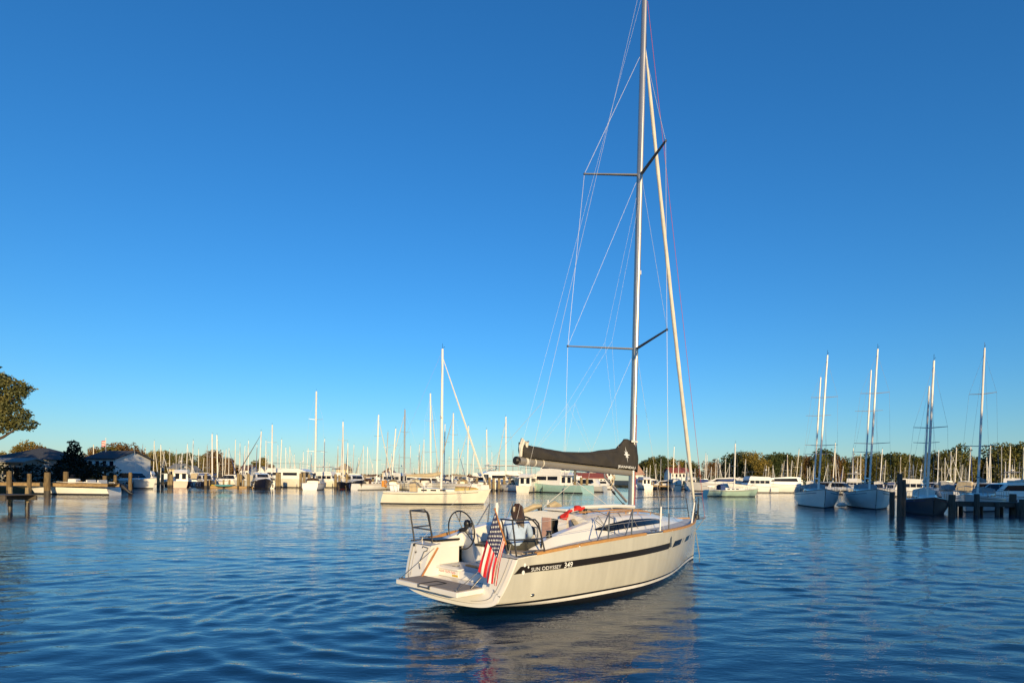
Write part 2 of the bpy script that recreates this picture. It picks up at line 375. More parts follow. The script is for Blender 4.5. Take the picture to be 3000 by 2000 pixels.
# transom: the sloping face round the open stern, its rounded rim proud of the hull sides
p = hull_section(0, 40)
outer = [(hx(0, z) - .012, y, z) for y, z in p if z <= 1.02]
half_open = .80
m = Y()
for sg in (-1, 1):
    rim_o = [(hx(0, z) - .012, sg * y, z) for y, z in p]
    rim_i = []
    for y, z in p:
        yi = max(0, y - .075) if z > .3 else y * .96
        zi = z + (.055 if z < .42 else .0)
        rim_i.append((hx(0, zi) - .022, sg * yi, min(zi, 1.04)))
    m.loft([[(hx(0, z) + .02, sg * y * 1.004, z) for y, z in p], rim_o, rim_i])
    # wing panel between the rim and the opening, lower apron below the opening
    inner = [(hx(0, zi[2]) - .004, zi[1], zi[2]) for zi in rim_i]
    low = [q for q in inner if q[2] <= .45]; high = [q for q in inner if q[2] > .45]
    ap = [(hx(0, max(.45, .0)) - .0, sg * min(abs(q[1]), half_open), .45) for q in low]
    m.loft([low, ap])
    top = [(hx(0, q[2]) + .0, sg * half_open, q[2]) for q in [low[-1]] + high]
    m.loft([[low[-1]] + high, top])
    m.add([(hx(0, .45), sg * half_open, .45), (low[-1][0], low[-1][1], low[-1][2]), (hx(0, low[-1][2]), sg * half_open, low[-1][2])], [(0, 1, 2)])
tr = m.build('transom', WHITE, yacht, angle=30)
for sg in (-1, 1):   # panel joint lines on the wings
    m = Y(); pts = []
    for y, z in p:
        if z > .16: pts.append((hx(0, z) - .012, sg * (y - .16 if z > .42 else y - .12), z + (.0 if z > .45 else .09)))
    m.path([q for q in pts if abs(q[1]) > .6], .004, 4)
    m.build('panel_joint', GREYPANEL, tr)

# stern well: wing inner faces, riser, sole, side blocks under the helm seats
for sg in (-1, 1):
    m = Y()
    m.add([(hx(0, .45), sg * half_open, .45), (hx(0, 1.02), sg * half_open, 1.03), (.66, sg * .82, 1.05), (.60, sg * .82, .45)], [(0, 1, 2, 3)])
    # top of the wing
    m.add([(hx(0, 1.03), sg * half_open, 1.032), (hx(0, 1.03), sg * 1.40, 1.032), (.70, sg * 1.42, 1.062), (.66, sg * .82, 1.05)], [(0, 1, 2, 3)])
    m.build('stern_wing', WHITE, yacht, smooth=False, recalc=True)
m = Y()
m.add([(hx(0, .45), -half_open, .452), (hx(0, .45), half_open, .452), (.60, .82, .452), (.60, -.82, .452)], [(0, 1, 2, 3)])
m.rbox((.62, -.02, .535), (.06, 1.62, .165), .015)
m.build('stern_step', WHITE, yacht)
m = Y(); m.rbox((.60, -.55, .625), (.17, .74, .035), .015); m.build('step_lip', WHITE, yacht)
m = Y()
m.grid(lambda a, b: (.62 + 2.4 * a, -.98 + 1.96 * b, .622), 4, 4)
m.build('cockpit_sole', DECK, yacht, smooth=False)
m = Y(); m.rbox((1.02, -.30, .635), (.10, .42, .03), .01, rot=(0, 0, R(8))); m.build('foot_brace', TEAK, yacht)
m = Y(); m.tube((.86, -.62, .622), (.86, -.62, .634), .075, n=14); m.build('deck_filler', STEEL, yacht)
# white placard with red lettering on the step
m = Y(); m.box((.586, -.53, .535), (.006, .58, .115)); pl = m.build('placard', WHITE, yacht, smooth=False)
m = Y(); rp = random.Random(4); yq = -.79       # red lettering too worn to read: three words of strokes
for nlet in (5, 4, 4):
    for k in range(nlet):
        h_ = rp.uniform(.030, .048)
        m.box((.5822, yq, .553 + rp.uniform(-.003, .003)), (.003, .007, h_), rot=(R(-14), 0, 0)); m.box((.5822, yq + .011, .553 + rp.choice((-.012, 0, .014))), (.003, .018, .008)); yq += .034
    yq += .022
m.build('placard_lettering', RED, pl, smooth=False)
m = Y(); m.box((.5825, -.33, .500), (.004, .16, .036)); m.build('placard_badge', mat('yellow_badge', (.62, .42, .03), .5), pl, smooth=False)

# side decks, foredeck
m = Y()
def deck_z(X, t): b, z = sheer(X); return z + .035 * (1 - t * t) * min(1, max(0, (X - 2.6) / 1.5))
for sg in (-1, 1):
    rows = []
    for i in range(41):
        X = .55 + (9.83 - .55) * i / 40; b, z = sheer(X)
        inn = 1.06 if X < 3.0 else max(0.0, 1.06 - (X - 3.0) * 2.0)
        inn = min(inn, b)
        rows.append([(X, sg * (b + (inn - b) * j / 5), deck_z(X, (b + (inn - b) * j / 5) / b) - .004) for j in range(6)])
    m.loft(rows)
dk = m.build('deck', DECK, yacht, angle=50, recalc=False)
m = Y()
for sg in (-1, 1):     # low bulwark lip that the teak sits on
    m.path([(X, sg * (sheer(X)[0] - .012), sheer(X)[1] + .004) for X in [.42 + (9.80 - .42) * i / 50 for i in range(51)]], .014, 5)
m.build('gunwale', WHITE, yacht)
for sg in (-1, 1):
    for a, b in ((.85, 1.79), (1.84, 4.02), (4.82, 5.36), (5.42, 9.62)):
        m = Y(); n = max(3, int((b - a) * 5)); rr = []
        for i in range(n + 1):
            X = a + (b - a) * i / n; y, z = sheer(X)
            rr.append([(X, sg * (y + .012), z + .002), (X, sg * (y + .010), z + .050), (X, sg * (y - .045), z + .056), (X, sg * (y - .055), z + .0)])
        m.loft(rr, True, True); m.build('toe_rail', TEAK, yacht, angle=30)

# dark stripe, hull lights
def decal(mb, pts, off=.004, n=24, sg=1):
    """quad given by four (X, z) corners laid on the hull side: aft-bottom, fwd-bottom, fwd-top, aft-top"""
    (x0, z0), (x1, z1), (x2, z2), (x3, z3) = pts
    def f(a, b):
        X = (x0 + (x1 - x0) * a) * (1 - b) + (x3 + (x2 - x3) * a) * b
        z = (z0 + (z1 - z0) * a) * (1 - b) + (z3 + (z2 - z3) * a) * b
        return (X, sg * (hull_y(X, z) + off), z)
    mb.grid(f, n, 4)
def stripe_z(X): return .815 + .0125 * X
for sg in (-1, 1):
    m = Y(); decal(m, [(.345, .775), (5.28, .825), (5.42, .962), (.49, .895)], n=40, sg=sg)
    st = m.build('hull_stripe', STRIPE, yacht)
    for c in ([(5.53, .83), (6.20, .845), (6.32, .972), (5.68, .966)], [(6.64, .85), (7.16, .858), (7.30, .975), (6.80, .972)], [(7.48, .86), (7.60, .862), (7.76, .975), (7.64, .974)]):
        m = Y(); decal(m, c, n=6, sg=sg); pn = m.build('hull_light', TINT, yacht)
    m = Y(); decal(m, [(6.36, .86), (6.39, .86), (6.50, .972), (6.47, .972)], n=2, sg=sg); m.build('hull_badge', STRIPE, yacht)
    if sg == 1:
        vs, fs = text_shape('SUN ODYSSEY', .090); m = Y()
        x1 = max(v[0] for v in vs)
        vs2, fs2 = text_shape('349', .14, bold=.0015)
        tz = lambda X: stripe_z(X) - .02
        m.add([(.73 + x * 1.12, hull_y(.73 + x * 1.12, tz(.73 + x * 1.12) - .012 + y) + .008, tz(.73 + x * 1.12) - .012 + y) for x, y, _ in vs], fs)
        m.build('stripe_lettering', LETTER, st, smooth=False); m = Y()
        x2 = .73 + x1 * 1.12 + .07
        m.add([(x2 + x * 1.05, hull_y(x2 + x * 1.05, tz(x2) - .018 + y) + .008, tz(x2) - .018 + y) for x, y, _ in vs2], fs2)
        m.build('stripe_number', LETTER, st, smooth=False)
        for (X, z, r) in ((.555, .79, .037), (.575, .915, .032), (.665, .872, .020)):
            m = Y(); m.add([(X + r * math.cos(a), hull_y(X, z) + .009, z + r * math.sin(a)) for a in [i * math.pi / 8 for i in range(16)]], [tuple(range(16))])
            m.build('stripe_dot', LETTER, st, smooth=False)
m = Y(); X, z = .83, .375; y = hull_y(X, z)
m.ball((X, y, z), (.05, .02, .03), 10, 6); m.build('exhaust_outlet', STEEL, yacht)
# mooring cleats on the rail
for X in (.72, 4.40):
    for sg in (-1, 1):
        y, z = sheer(X); m = Y(); y *= sg
        m.tube((X - .33, y + sg * .005, z + .03), (X + .33, y + sg * .005, z + .035), .018, n=6)
        for q in (-.08, .08): m.tube((X + q, y - sg * .02, z), (X + q, y - sg * .02, z + .075), .013)
        m.tube((X - .14, y - sg * .02, z + .08), (X + .14, y - sg * .02, z + .08), .013)
        m.build('rail_cleat', STEEL, yacht)

# coachroof
CR = ([2.98, 3.4, 4.2, 5, 6, 7, 8, 8.7, 9.0], [1.20, 1.19, 1.15, 1.08, .92, .68, .40, .18, .06])      # foot half width
CT = ([2.98, 3.4, 4.2, 5, 6, 7, 8, 8.7, 9.0], [.98, .97, .93, .85, .68, .46, .24, .09, .02])
CE = ([2.98, 3.6, 4.5, 5.5, 6.3, 7, 8, 9.0], [1.50, 1.52, 1.52, 1.49, 1.44, 1.37, 1.28, 1.225])          # roof edge height
CC = ([2.98, 3.6, 4.5, 5.5, 6.3, 7, 8, 9.0], [1.63, 1.67, 1.67, 1.63, 1.57, 1.48, 1.34, 1.235])          # roof centre height
def roof_z(X, y):
    t = min(1, abs(y) / max(.03, interp(X, *CT))); return interp(X, *CC) + (interp(X, *CE) - interp(X, *CC)) * t ** 2.2
rows = []
for i in range(37):
    X = 2.98 + (9.0 - 2.98) * i / 36; cr, ct, ce = interp(X, *CR), interp(X, *CT), interp(X, *CE); zd = deck_z(X, .7) - .02
    side = [(X, cr, zd), (X, cr * .97, zd + .03), (X, ct + (cr - ct) * .28, zd + (ce - zd) * .72), (X, ct + .0, ce)]
    top = [(X, ct * t, roof_z(X, ct * t)) for t in (.93, .8, .6, .4, .2, 0)]
    h = side + top
    rows.append(h + [(a, -b, c) for a, b, c in reversed(h[:-1])])
m = Y(); m.loft(rows)
cabin = m.build('coachroof', WHITE, yacht, angle=40)
# long dark side windows
def cabin_side(X, t, off=.008):
    cr, ct, ce = interp(X, *CR), interp(X, *CT), interp(X, *CE); zd = deck_z(X, .7) - .02
    z = zd + .03 + (ce - zd - .03) * t
    y = float(np.interp(z, [zd, zd + .03, zd + (ce - zd) * .72, ce], [cr, cr * .97, ct + (cr - ct) * .28, ct]))
    return (X, y + off, z + off * .4)
for sg in (-1, 1):
    m = Y()
    def f(a, b):
        X = 3.02 + 3.4 * a
        lo = .42 - .26 * min(1, a / .16) + .12 * max(0, (a - .2) / .8); hi = .47 + .35 * min(1, (a / .42)) ** .8 - .02 * a
        if a > .97: lo += .08; hi -= .05
        q = cabin_side(X, lo + (hi - lo) * b); return (q[0], sg * q[1], q[2])
    m.grid(f, 34, 5)
    wn = m.build('cabin_window', TINT, cabin)
# coamings from the stern up into the coachroof
for sg in (-1, 1):
    rr = []
    for i in range(15):
        X = .95 + 2.05 * i / 14; t = i / 14
        y, z = sheer(X); zd = z - .01; top = zd + .05 + .26 * t ** .8
        yo = 1.27 - .07 * t; yt = 1.17 - .15 * t
        rr.append([(X, sg * yo, zd), (X, sg * (yo - .02), zd + .02), (X, sg * (yt + .03), top - .02), (X, sg * yt, top), (X, sg * (yt - .14), top - .005), (X, sg * (yt - .17), top - .03), (X, sg * .93, .95)])
    m = Y(); m.loft(rr, False, False); m.add(rr[0], [tuple(range(7))]); m.build('coaming', WHITE, yacht, angle=35)
    # cockpit bench with dark seat edge
    m = Y(); m.rbox((2.22, sg * .72, .79), (1.56, .50, .34), .03); bn = m.build('cockpit_bench', WHITE, yacht)
    m = Y(); m.rbox((2.22, sg * .71, .985), (1.56, .48, .045), .018); m.build('seat_edge', BLACK, bn)
    # helm seat block on each quarter
    m = Y(); m.rbox((.93, sg * 1.12, .845), (.62, .36, .45), .02); hs = m.build('helm_seat', WHITE, yacht)
    m = Y(); m.rbox((.93, sg * 1.13, 1.09), (.64, .40, .04), .018); m.build('seat_pad', GREYTEAK if sg == 1 else STRIPE, hs)
# bulkhead and companionway
m = Y()
for a, b, z0, z1 in ((-1.02, -.24, .62, 1.50), (.34, 1.02, .62, 1.50), (-.24, .34, .62, .98)):
    m.box((3.0, (a + b) / 2, (z0 + z1) / 2), (.05, b - a, z1 - z0))
m.prism([(-.98, 1.495), (.98, 1.495), (.75, 1.58), (.3, 1.645), (-.3, 1.645), (-.75, 1.58)], 0, 2.985, 3.02)
bk = m.build('bulkhead', WHITE, yacht, smooth=False)
m = Y(); m.box((3.05, .05, 1.24), (.03, .57, .52)); m.build('companionway_shade_sheet', DARK, bk, smooth=False)  # dark sheet standing in for the unlit cabin behind the opening
m = Y(); m.rbox((2.966, -.10, 1.26), (.03, .25, .50), .008); lk = m.build('louvre_door', PINK, bk)
for i in range(7):
    m = Y(); m.box((2.946, -.10, 1.33 + i * .022), (.012, .15, .010), rot=(0, R(25), 0)); m.build('slat', PINK, lk, smooth=False)
m = Y(); m.tube((2.96, .04, 1.0), (2.96, .04, 1.5), .012); m.build('companionway_post', STEEL, bk)
m = Y(); m.rbox((2.965, -.62, 1.18), (.02, .20, .16), .03); m.build('instrument_panel', GREYPANEL, bk)
m = Y(); m.rbox((2.965, -.62, 1.18), (.035, .12, .09), .02); m.build('instrument_screen', BLACK, bk)
# sliding hatch garage, deck hatches, handrails, winches on the roof
m = Y(); m.rbox((3.62, .05, 1.685), (1.15, .66, .055), .03); m.build('sliding_hatch', WHITE, cabin)
for X, y in ((5.35, .0), (7.25, 0)):
    m = Y(); m.rbox((X, y, roof_z(X, 0) + .012), (.46, .46, .04), .03, rot=(0, R(4 if X < 6 else 7), 0)); hh = m.build('deck_hatch', GREYPANEL, cabin)
    m = Y(); m.rbox((X, y, roof_z(X, 0) + .028), (.38, .38, .02), .02, rot=(0, R(4 if X < 6 else 7), 0)); m.build('hatch_pane', TINT, hh)
for sg in (-1, 1):
    m = Y(); n = 14
    pts = [(4.0 + 2.3 * i / n, sg * (interp(4.0 + 2.3 * i / n, *CT) * .80), roof_z(4.0 + 2.3 * i / n, interp(4.0 + 2.3 * i / n, *CT) * .8) + .055) for i in range(n + 1)]
    m.path(pts, .013, 5)
    for i in (0, 5, 9, 14): q = pts[i]; m.tube(q, (q[0], q[1], q[2] - .065), .012, n=5)
    m.build('handrail', TEAK if sg == 1 else STEEL, cabin)
def winch(X, y, z, s=1.0, parent=None):
    m = Y(); m.path([(X, y, z), (X, y, z + .03 * s), (X, y, z + .06 * s), (X, y, z + .10 * s), (X, y, z + .12 * s), (X, y, z + .125 * s)], [.062 * s, .06 * s, .045 * s, .047 * s, .06 * s, .02 * s], 12)
    m.build('winch', BLACK, parent or yacht)
winch(3.35, .62, 1.62, .9, cabin); winch(3.35, -.62, 1.62, .9, cabin)
winch(1.62, 1.06, 1.28); winch(1.62, -1.06, 1.28)
for X, y in ((4.35, .18), (5.72, .12), (5.65, -.25)):
    m = Y(); m.rbox((X, y, roof_z(X, y) + .03), (.22, .10, .07), .03); m.build('rope_clutch', BLACK, cabin)

# helm pedestals with wheels
def wheel(sg):
    yc = .86 * sg; c = Vector((1.20, yc, 1.28)); r = .385
    m = Y()
    prof = [(0.62, .22, .20), (.85, .20, .17), (1.08, .19, .15), (1.24, .17, .13), (1.33, .12, .10)]
    rr = []
    for z, a, b in prof:
        xo = 1.52 - (z - .62) * .18
        rr.append([(xo - a * .5, yc - b, z), (xo + a * .5, yc - b * .8, z), (xo + a * .5, yc + b * .8, z), (xo - a * .5, yc + b, z)])
    m.loft(rr, True, True); pd = m.build('helm_pedestal', WHITE, yacht, angle=40)
    m = Y(); m.rbox((1.375, yc, 1.0), (.02, .20, .52), .008, rot=(0, R(-10), 0)); m.build('pedestal_panel', GREYPANEL, pd)
    m = Y(); m.ball((1.36, yc, 1.40), (.075, .075, .085), 12, 8); m.tube((1.37, yc, 1.30), (1.36, yc, 1.40), .07, n=10); m.build('compass', BLACK, pd)
    m = Y(); n = 44
    ax = Vector((1, 0, .12)).normalized(); u = Vector((0, 1, 0)); v = ax.cross(u)
    ring = [c + (u * math.cos(2 * math.pi * i / n) + v * math.sin(2 * math.pi * i / n)) * r for i in range(n)]
    m.path(ring + [ring[0]], .015, 6, caps=False)
    for k in range(3):
        a = R(90 + 120 * k + 10)
        pt = lambda aa, rr_: c + (u * math.cos(aa) + v * math.sin(aa)) * rr_
        m.path([c + ax * .04, pt(a, r * .45), pt(a + .22, r)], .010, 5)
        m.path([pt(a, r * .45), pt(a - .22, r)], .010, 5)
    m.tube(c - ax * .03, c + ax * .14, .042, n=10)
    m.build('steering_wheel', BLACK, pd)
    m = Y(); m.path([(1.42, yc - .12, 1.0), (1.40, yc - .12, 1.33), (1.40, yc - .1, 1.46), (1.40, yc + .1, 1.46), (1.40, yc + .12, 1.33), (1.42, yc + .12, 1.0)], .012, 6); m.build('grab_rail', STEEL, pd)
wheel(-1); wheel(1)

# folded-down bathing platform on two wires
m = Y(); m.rbox((-.11, .03, .455), (.62, 1.64, .085), .012); pf = m.build('bathing_platform', WHITE, yacht)
for k in range(9):
    m = Y(); m.rbox((-.115, -.665 + k * .1735, .500), (.55, .170, .012), .003); m.build('plank', GREYTEAK, pf)
m = Y(); m.path([(-.42, -.12, .508), (-.05, -.10, .512), (-.05, .16, .512), (-.42, .14, .508)], .008, 5); m.build('ladder_slot', BLACK, pf)
m = Y()
for y in (-.13, .15): m.rbox((-.425, y, .478), (.025, .05, .06), .006)
m.tube((-.43, -.1, .47), (-.43, .12, .47), .014); m.build('boarding_ladder', STEEL, pf)
for y in (-.72, .78):
    m = Y(); m.rbox((-.36, y, .515), (.06, .06, .03), .008); m.build('platform_fitting', STEEL, pf)
m = Y(); m.tube((-.36, .78, .52), (.46, .80, .98), .006, n=5); m.tube((-.05, .78, .51), (.16, .80, .68), .011, n=5); m.build('platform_wire', STEEL, yacht)
m = Y(); m.tube((-.36, -.72, .52), (.46, -.80, .98), .006, n=5); m.build('platform_wire', STEEL, yacht)
m = Y(); m.tube((.05, -.68, .46), (.55, -.80, .98), .020, n=7); m.build('gas_strut', WOOD, yacht)
# fittings on the port wing: shower box, handle, small star emblem
def wing(y, z, off=.02): return (hx(0, z) - off, y, z)
m = Y(); m.rbox(wing(-1.30, 1.0, .012), (.02, .07, .05), .01); m.build('transom_light', BLACK, tr)
m = Y(); m.path([wing(-1.02, .97), wing(-1.02, 1.0), wing(-.86, .985), wing(-.86, .94), wing(-.94, .91), wing(-.955, .80), wing(-.985, .73), wing(-.95, .65), wing(-.905, .60)], .011, 5); m.build('shower_hose', STEEL, tr)
m = Y(); m.rbox(wing(-.975, .72, .03), (.03, .05, .05), .012); m.build('shower_head', WHITE, tr)
def star(mb, fn, r, n=8, inner=.34):
    pts = []
    for i in range(2 * n):
        a = math.pi * i / n; k = i // 2
        rr = r * (1.0 if k % 2 == 0 else .74) if i % 2 == 0 else r * inner * .62
        if i == 0 or i == n: rr = r * 1.25
        pts.append(fn(rr * math.sin(a), rr * math.cos(a)))
    mb.add([fn(0, 0)] + pts, [(0, 1 + i, 1 + (i + 1) % (2 * n)) for i in range(2 * n)])
m = Y(); star(m, lambda a, b: (hx(0, .875 + b) - .008, -1.19 + a, .875 + b), .055); m.build('star_emblem', STRIPE, tr, smooth=False)

# stern rails, stanchions, pulpit, lifelines
RAILSTEEL = mat('dark_steel_tube', (.16, .15, .14), .28, .8, var=.05)  # darker steel for the stern rails and pulpit
def rail(name, segs, r=.015, mt=None):
    m = Y()
    for s_ in segs: m.path(s_, r, 6)
    return m.build(name, mt or RAILSTEEL, yacht)
for sg in (-1, 1):
    f0, f1, f2 = (.42, 1.36 * sg, 1.06), (.98, 1.50 * sg, 1.12), (.58, 1.0 * sg, 1.06)
    t0, t1, t2 = (.30, 1.36 * sg, 1.67), (.74, 1.47 * sg, 1.67), (.42, .98 * sg, 1.66)
    mid = lambda a, b, k=.46: tuple(a[i] + (b[i] - a[i]) * k for i in range(3))
    ro = (.82, 1.48 * sg, 1.60)
    rail('stern_rail', [[f2, (.46, .98 * sg, 1.60), t2, mid(t2, t0, .9), t0, mid(t0, t1, .8), t1, ro, f1], [f0, t0], [mid(f2, (.46, .98 * sg, 1.60)), mid(f0, t0), mid(f1, ro, .46)]])
STN = [(2.70, 1.66, 0), (3.50, 1.67, 0), (4.76, 1.58, 0)]
LINE_T, LINE_M = {}, {}
for sg in (-1, 1):
    tops = [(.82, 1.48 * sg, 1.62)]; mids = [(.90, 1.49 * sg, 1.37)]
    for X, y, _ in STN + [(7.55, .94, 0)]:
        y, z = sheer(X); y -= .045
        b = (X, y * sg, z); tp = (X + .05, (y - .015) * sg, z + .56)
        if X < 7: 
            m = Y(); m.tube(b, tp, .0165, .012, 7); m.tube((X, y * sg, z), (X, y * sg, z + .05), .028, n=8)
            if X < 3: m.tube((X - .38, y * sg, z), tp, .013, n=6)
            if X > 3.4 and X < 4: m.tube((X - .24, y * sg, z), tp, .013, n=6)
            if X > 4: m.tube((X + .028, (y - .008) * sg, z + .3), tp, .021, .018, 8)
            m.build('stanchion', STEEL if X < 4 else WHITE, yacht)  # forward pair white: sunlight on the steel put into the colour
        tops.append(tp); mids.append((X + .025, (y - .008) * sg, z + .30))
    LINE_T[sg], LINE_M[sg] = tops, mids
    y, z = sheer(7.55); y -= .04
    y2, z2 = sheer(8.6); y2 -= .03
    segs = [[(7.55, y * sg, z), (7.85, (y - .06) * sg, z + .60), (8.0, (y - .1) * sg, z + .62), (9.35, .26 * sg, z + .66), (9.60, .2 * sg, z + .62), (9.66, .12 * sg, z + .02)], [(8.6, y2 * sg, z2), (8.72, (y2 - .02) * sg, z2 + .63)], [(7.70, (y - .03) * sg, z + .30), (9.6, .17 * sg, z + .32)]]
    rail('pulpit', segs, .0135)
    m = Y(); m.tube((7.57, y * sg, z + .03), (7.83, (y - .055) * sg, z + .58), .022, .019, 8); m.build('pulpit_leg_glare', WHITE, yacht)  # sunlit gleam of the steel leg, put in as a white tube over it
    tops.append((7.80, (y - .05) * sg, z + .57)); mids.append((7.70, (y - .03) * sg, z + .30))
    tops.pop(-2); mids.pop(-2)
    m = Y(); m.path(tops, .0035, 4); m.build('lifeline', WIRE, yacht)
    m = Y(); m.path(mids, .0035, 4); m.build('lifeline', WIRE, yacht)
# port gate stanchion, the sun's glare on it put in as thick white
m = Y(); m.path([(2.92, -1.56, 1.30), (2.92, -1.56, 1.36), (2.92, -1.56, 1.68), (2.92, -1.56, 1.76)], [.02, .036, .045, .03], 10); m.build('stanchion_glare', WHITE, yacht)
m = Y(); m.path([(2.2, -1.12, 1.10), (2.2, -1.12, 1.16), (2.2, -1.12, 1.3), (2.2, -1.12, 1.345)], [.03, .075, .09, .05], 10); m.build('seat_bolster', WHITE, yacht)

# mast, spreaders, boom
XM, ZM = 6.184, 1.60
def mx(z): return XM + (z - 1.626) * math.tan(R(.362))
def mastp(z): return (mx(z), 0, z)
m = Y(); m.path([mastp(z) for z in (1.56, 4, 8, 12, 14.75)], [.085, .085, .085, .083, .07], 14, ell=.68)
mast = m.build('mast', ALU, yacht)
def spreader(z, s, sg):
    a = R(34.9); return (mx(z) - s * math.sin(a), sg * s * math.cos(a), z + .08)
for z, s in ((10.045, 1.39), (5.652, 1.70)):
    for sg in (-1, 1):
        m = Y(); m.path([(mx(z), .05 * sg, z), spreader(z, s, sg)], [.050, .032], 8, ell=.5); sp = m.build('spreader', GREYPANEL, mast)
        m = Y(); q = spreader(z, s, sg); m.ball(q, .032, 8, 6); m.build('spreader_end', STEEL, sp)
m = Y(); m.rbox((mx(7.3) + .12, 0, 7.6), (.08, .07, .12), .02); m.build('steaming_light', WHITE, mast)
m = Y(); m.tube((mx(1.6) + .01, 0, 1.52), (mx(1.6) + .01, 0, 1.62), .14, n=12); m.build('mast_collar', BLACK, mast)
BA, BF = Vector((1.86, 0, 2.69)), Vector((6.06, 0, 2.525))
m = Y(); m.path([BA, BA.lerp(BF, .33), BA.lerp(BF, .66), BF], .085, 12, ell=.72 and 1.05); boom = m.build('boom', mat('grey_boom', (.34, .31, .27), .4, .35, var=.05, scale=2), yacht)
m = Y(); m.path([BA + Vector((-.06, 0, .005)), BA + Vector((-.03, 0, .005)), BA + Vector((.03, 0, 0))], [.05, .082, .088], 12); m.build('boom_end', STRIPE, boom)
for k, wdt in ((.06, .03), (.12, .012), (.18, .012)):
    q = BA.lerp(BF, k); m = Y(); m.tube(q - Vector((wdt, 0, 0)), q + Vector((wdt, 0, 0)), .093, n=12); m.build('boom_strap', SAILCLOTH, boom)
m = Y(); m.path([(4.95, 0, 2.50), (4.98, 0, 2.40), (5.96, 0, 1.80)], [.022, .026, .034], 8); m.build('boom_vang', ALU, boom)
m = Y(); m.path([(5.25, 0, 2.10), (5.55, 0, 1.90), (5.98, 0, 1.63)], .010, 5); m.rbox((5.38, 0, 2.02), (.14, .04, .05), .01, rot=(0, R(33), 0)); m.rbox((5.86, 0, 1.71), (.14, .04, .05), .01, rot=(0, R(33), 0)); m.build('vang_tackle', BLACK, boom)
m = Y(); m.rbox((3.80, 0, 2.40), (.07, .05, .26), .02); m.build('mainsheet_block', BLACK, boom)
m = Y(); m.path([(3.80, 0, 2.30), (3.32, -.50, 1.70)], .007, 5); m.path([(3.86, 0, 2.28), (4.55, .62, 1.62)], .007, 5); m.path([(3.80, 0, 2.34), (3.86, 0, 2.28)], .01, 5); m.build('mainsheet', ROPE, yacht)
m = Y(); m.path([(5.2, .06, 2.46), (5.28, .09, 2.38), (5.22, .09, 2.28), (5.14, .09, 2.2), (5.10, .08, 2.28), (5.24, .08, 2.42)], .014, 5); m.path([(5.3, .08, 2.45), (5.12, .1, 2.18), (5.08, .09, 2.08)], .010, 5); m.build('coiled_reef_line', TAN, boom)

# stack-pack sail cover over the boom
BT = ([2.02, 2.2, 2.7, 3.33, 3.9, 4.4, 4.8, 5.15, 5.45, 5.62, 5.82, 6.05, 6.30, 6.36], [3.06, 3.02, 2.97, 2.93, 2.945, 2.97, 3.03, 3.06, 3.10, 3.20, 3.36, 3.33, 3.34, 3.3])
def bag_pt(X, t, sg):
    lo = BA.z + (BF.z - BA.z) * (X - BA.x) / (BF.x - BA.x) + .075; hi = float(np.interp(X, *BT))
    if X > 6.1: lo -= .05 * (X - 6.1) / .26
    yb = .10 + .05 * math.sin(min(1, (X - 2) / 1.6) * 1.5)
    y = yb * (1 - .80 * t ** 1.25) + .035 * math.sin(math.pi * t) * (1 + .5 * math.sin(X * 3.1)) + .016 * math.sin(X * 9 + 5 * t) * math.sin(math.pi * t) + .010 * math.sin(X * 21 - 9 * t) * t
    if X > 6.2: y *= 1 - .6 * (X - 6.2) / .16
    if X < 2.2: y *= .5 + .5 * (X - 2.0) / .2
    return (X - .10 * t * (X < 2.4), sg * (y + .002), lo + (hi - lo) * t)
m = Y()
rr = []
for i in range(72):
    X = 2.02 + (6.36 - 2.02) * i / 71
    rr.append([bag_pt(X, t / 8, 1) for t in range(9)] + [bag_pt(X, t / 8, -1) for t in range(8, -1, -1)])
m.loft(rr, False, False); m.add(rr[0], [tuple(range(18))]); m.add(rr[-1], [tuple(range(18))])
bag = m.build('sail_cover', CANVAS_BLACK, yacht, angle=70)
m = Y(); m.path([bag_pt(2.1 + 3.35 * i / 30, .84, 1) for i in range(31)], .009, 4); m.build('cover_seam', CANVAS_BLACK, bag)
m = Y(); star(m, lambda a, b: (lambda q: (q[0], q[1] + .012, 2.955 + b))(bag_pt(5.72 + a, min(1, max(0, (2.955 + b - 2.61) / .7)), 1)), .16, inner=.62); m.build('cover_emblem', LETTER, bag, smooth=False)
vs, fs = text_shape('JEANNEAU', .085, bold=.001); x1 = max(v[0] for v in vs); m = Y()
def bagtext(x, y):
    X = 5.30 + x * (.78 / x1); z = 2.635 - (X - 5.3) * .030 + y
    q = bag_pt(X, min(1, max(0, (z - 2.62) / .6)), 1); return (X, q[1] + .012, z)
m.add([bagtext(x, y) for x, y, _ in vs], fs); m.build('cover_lettering', LETTER, bag, smooth=False)
m = Y(); m.path([(1.98, .0, 2.78), (1.96, .02, 2.98), (2.0, .03, 3.10), (2.10, .05, 3.07), (2.10, .04, 2.96)], [.03, .05, .06, .05, .03], 7); m.build('sail_leech', SAILCLOTH, bag)
m = Y(); m.rbox((6.12, .10, 3.30), (.28, .02, .05), .01); m.build('cover_clip', WHITE, bag)

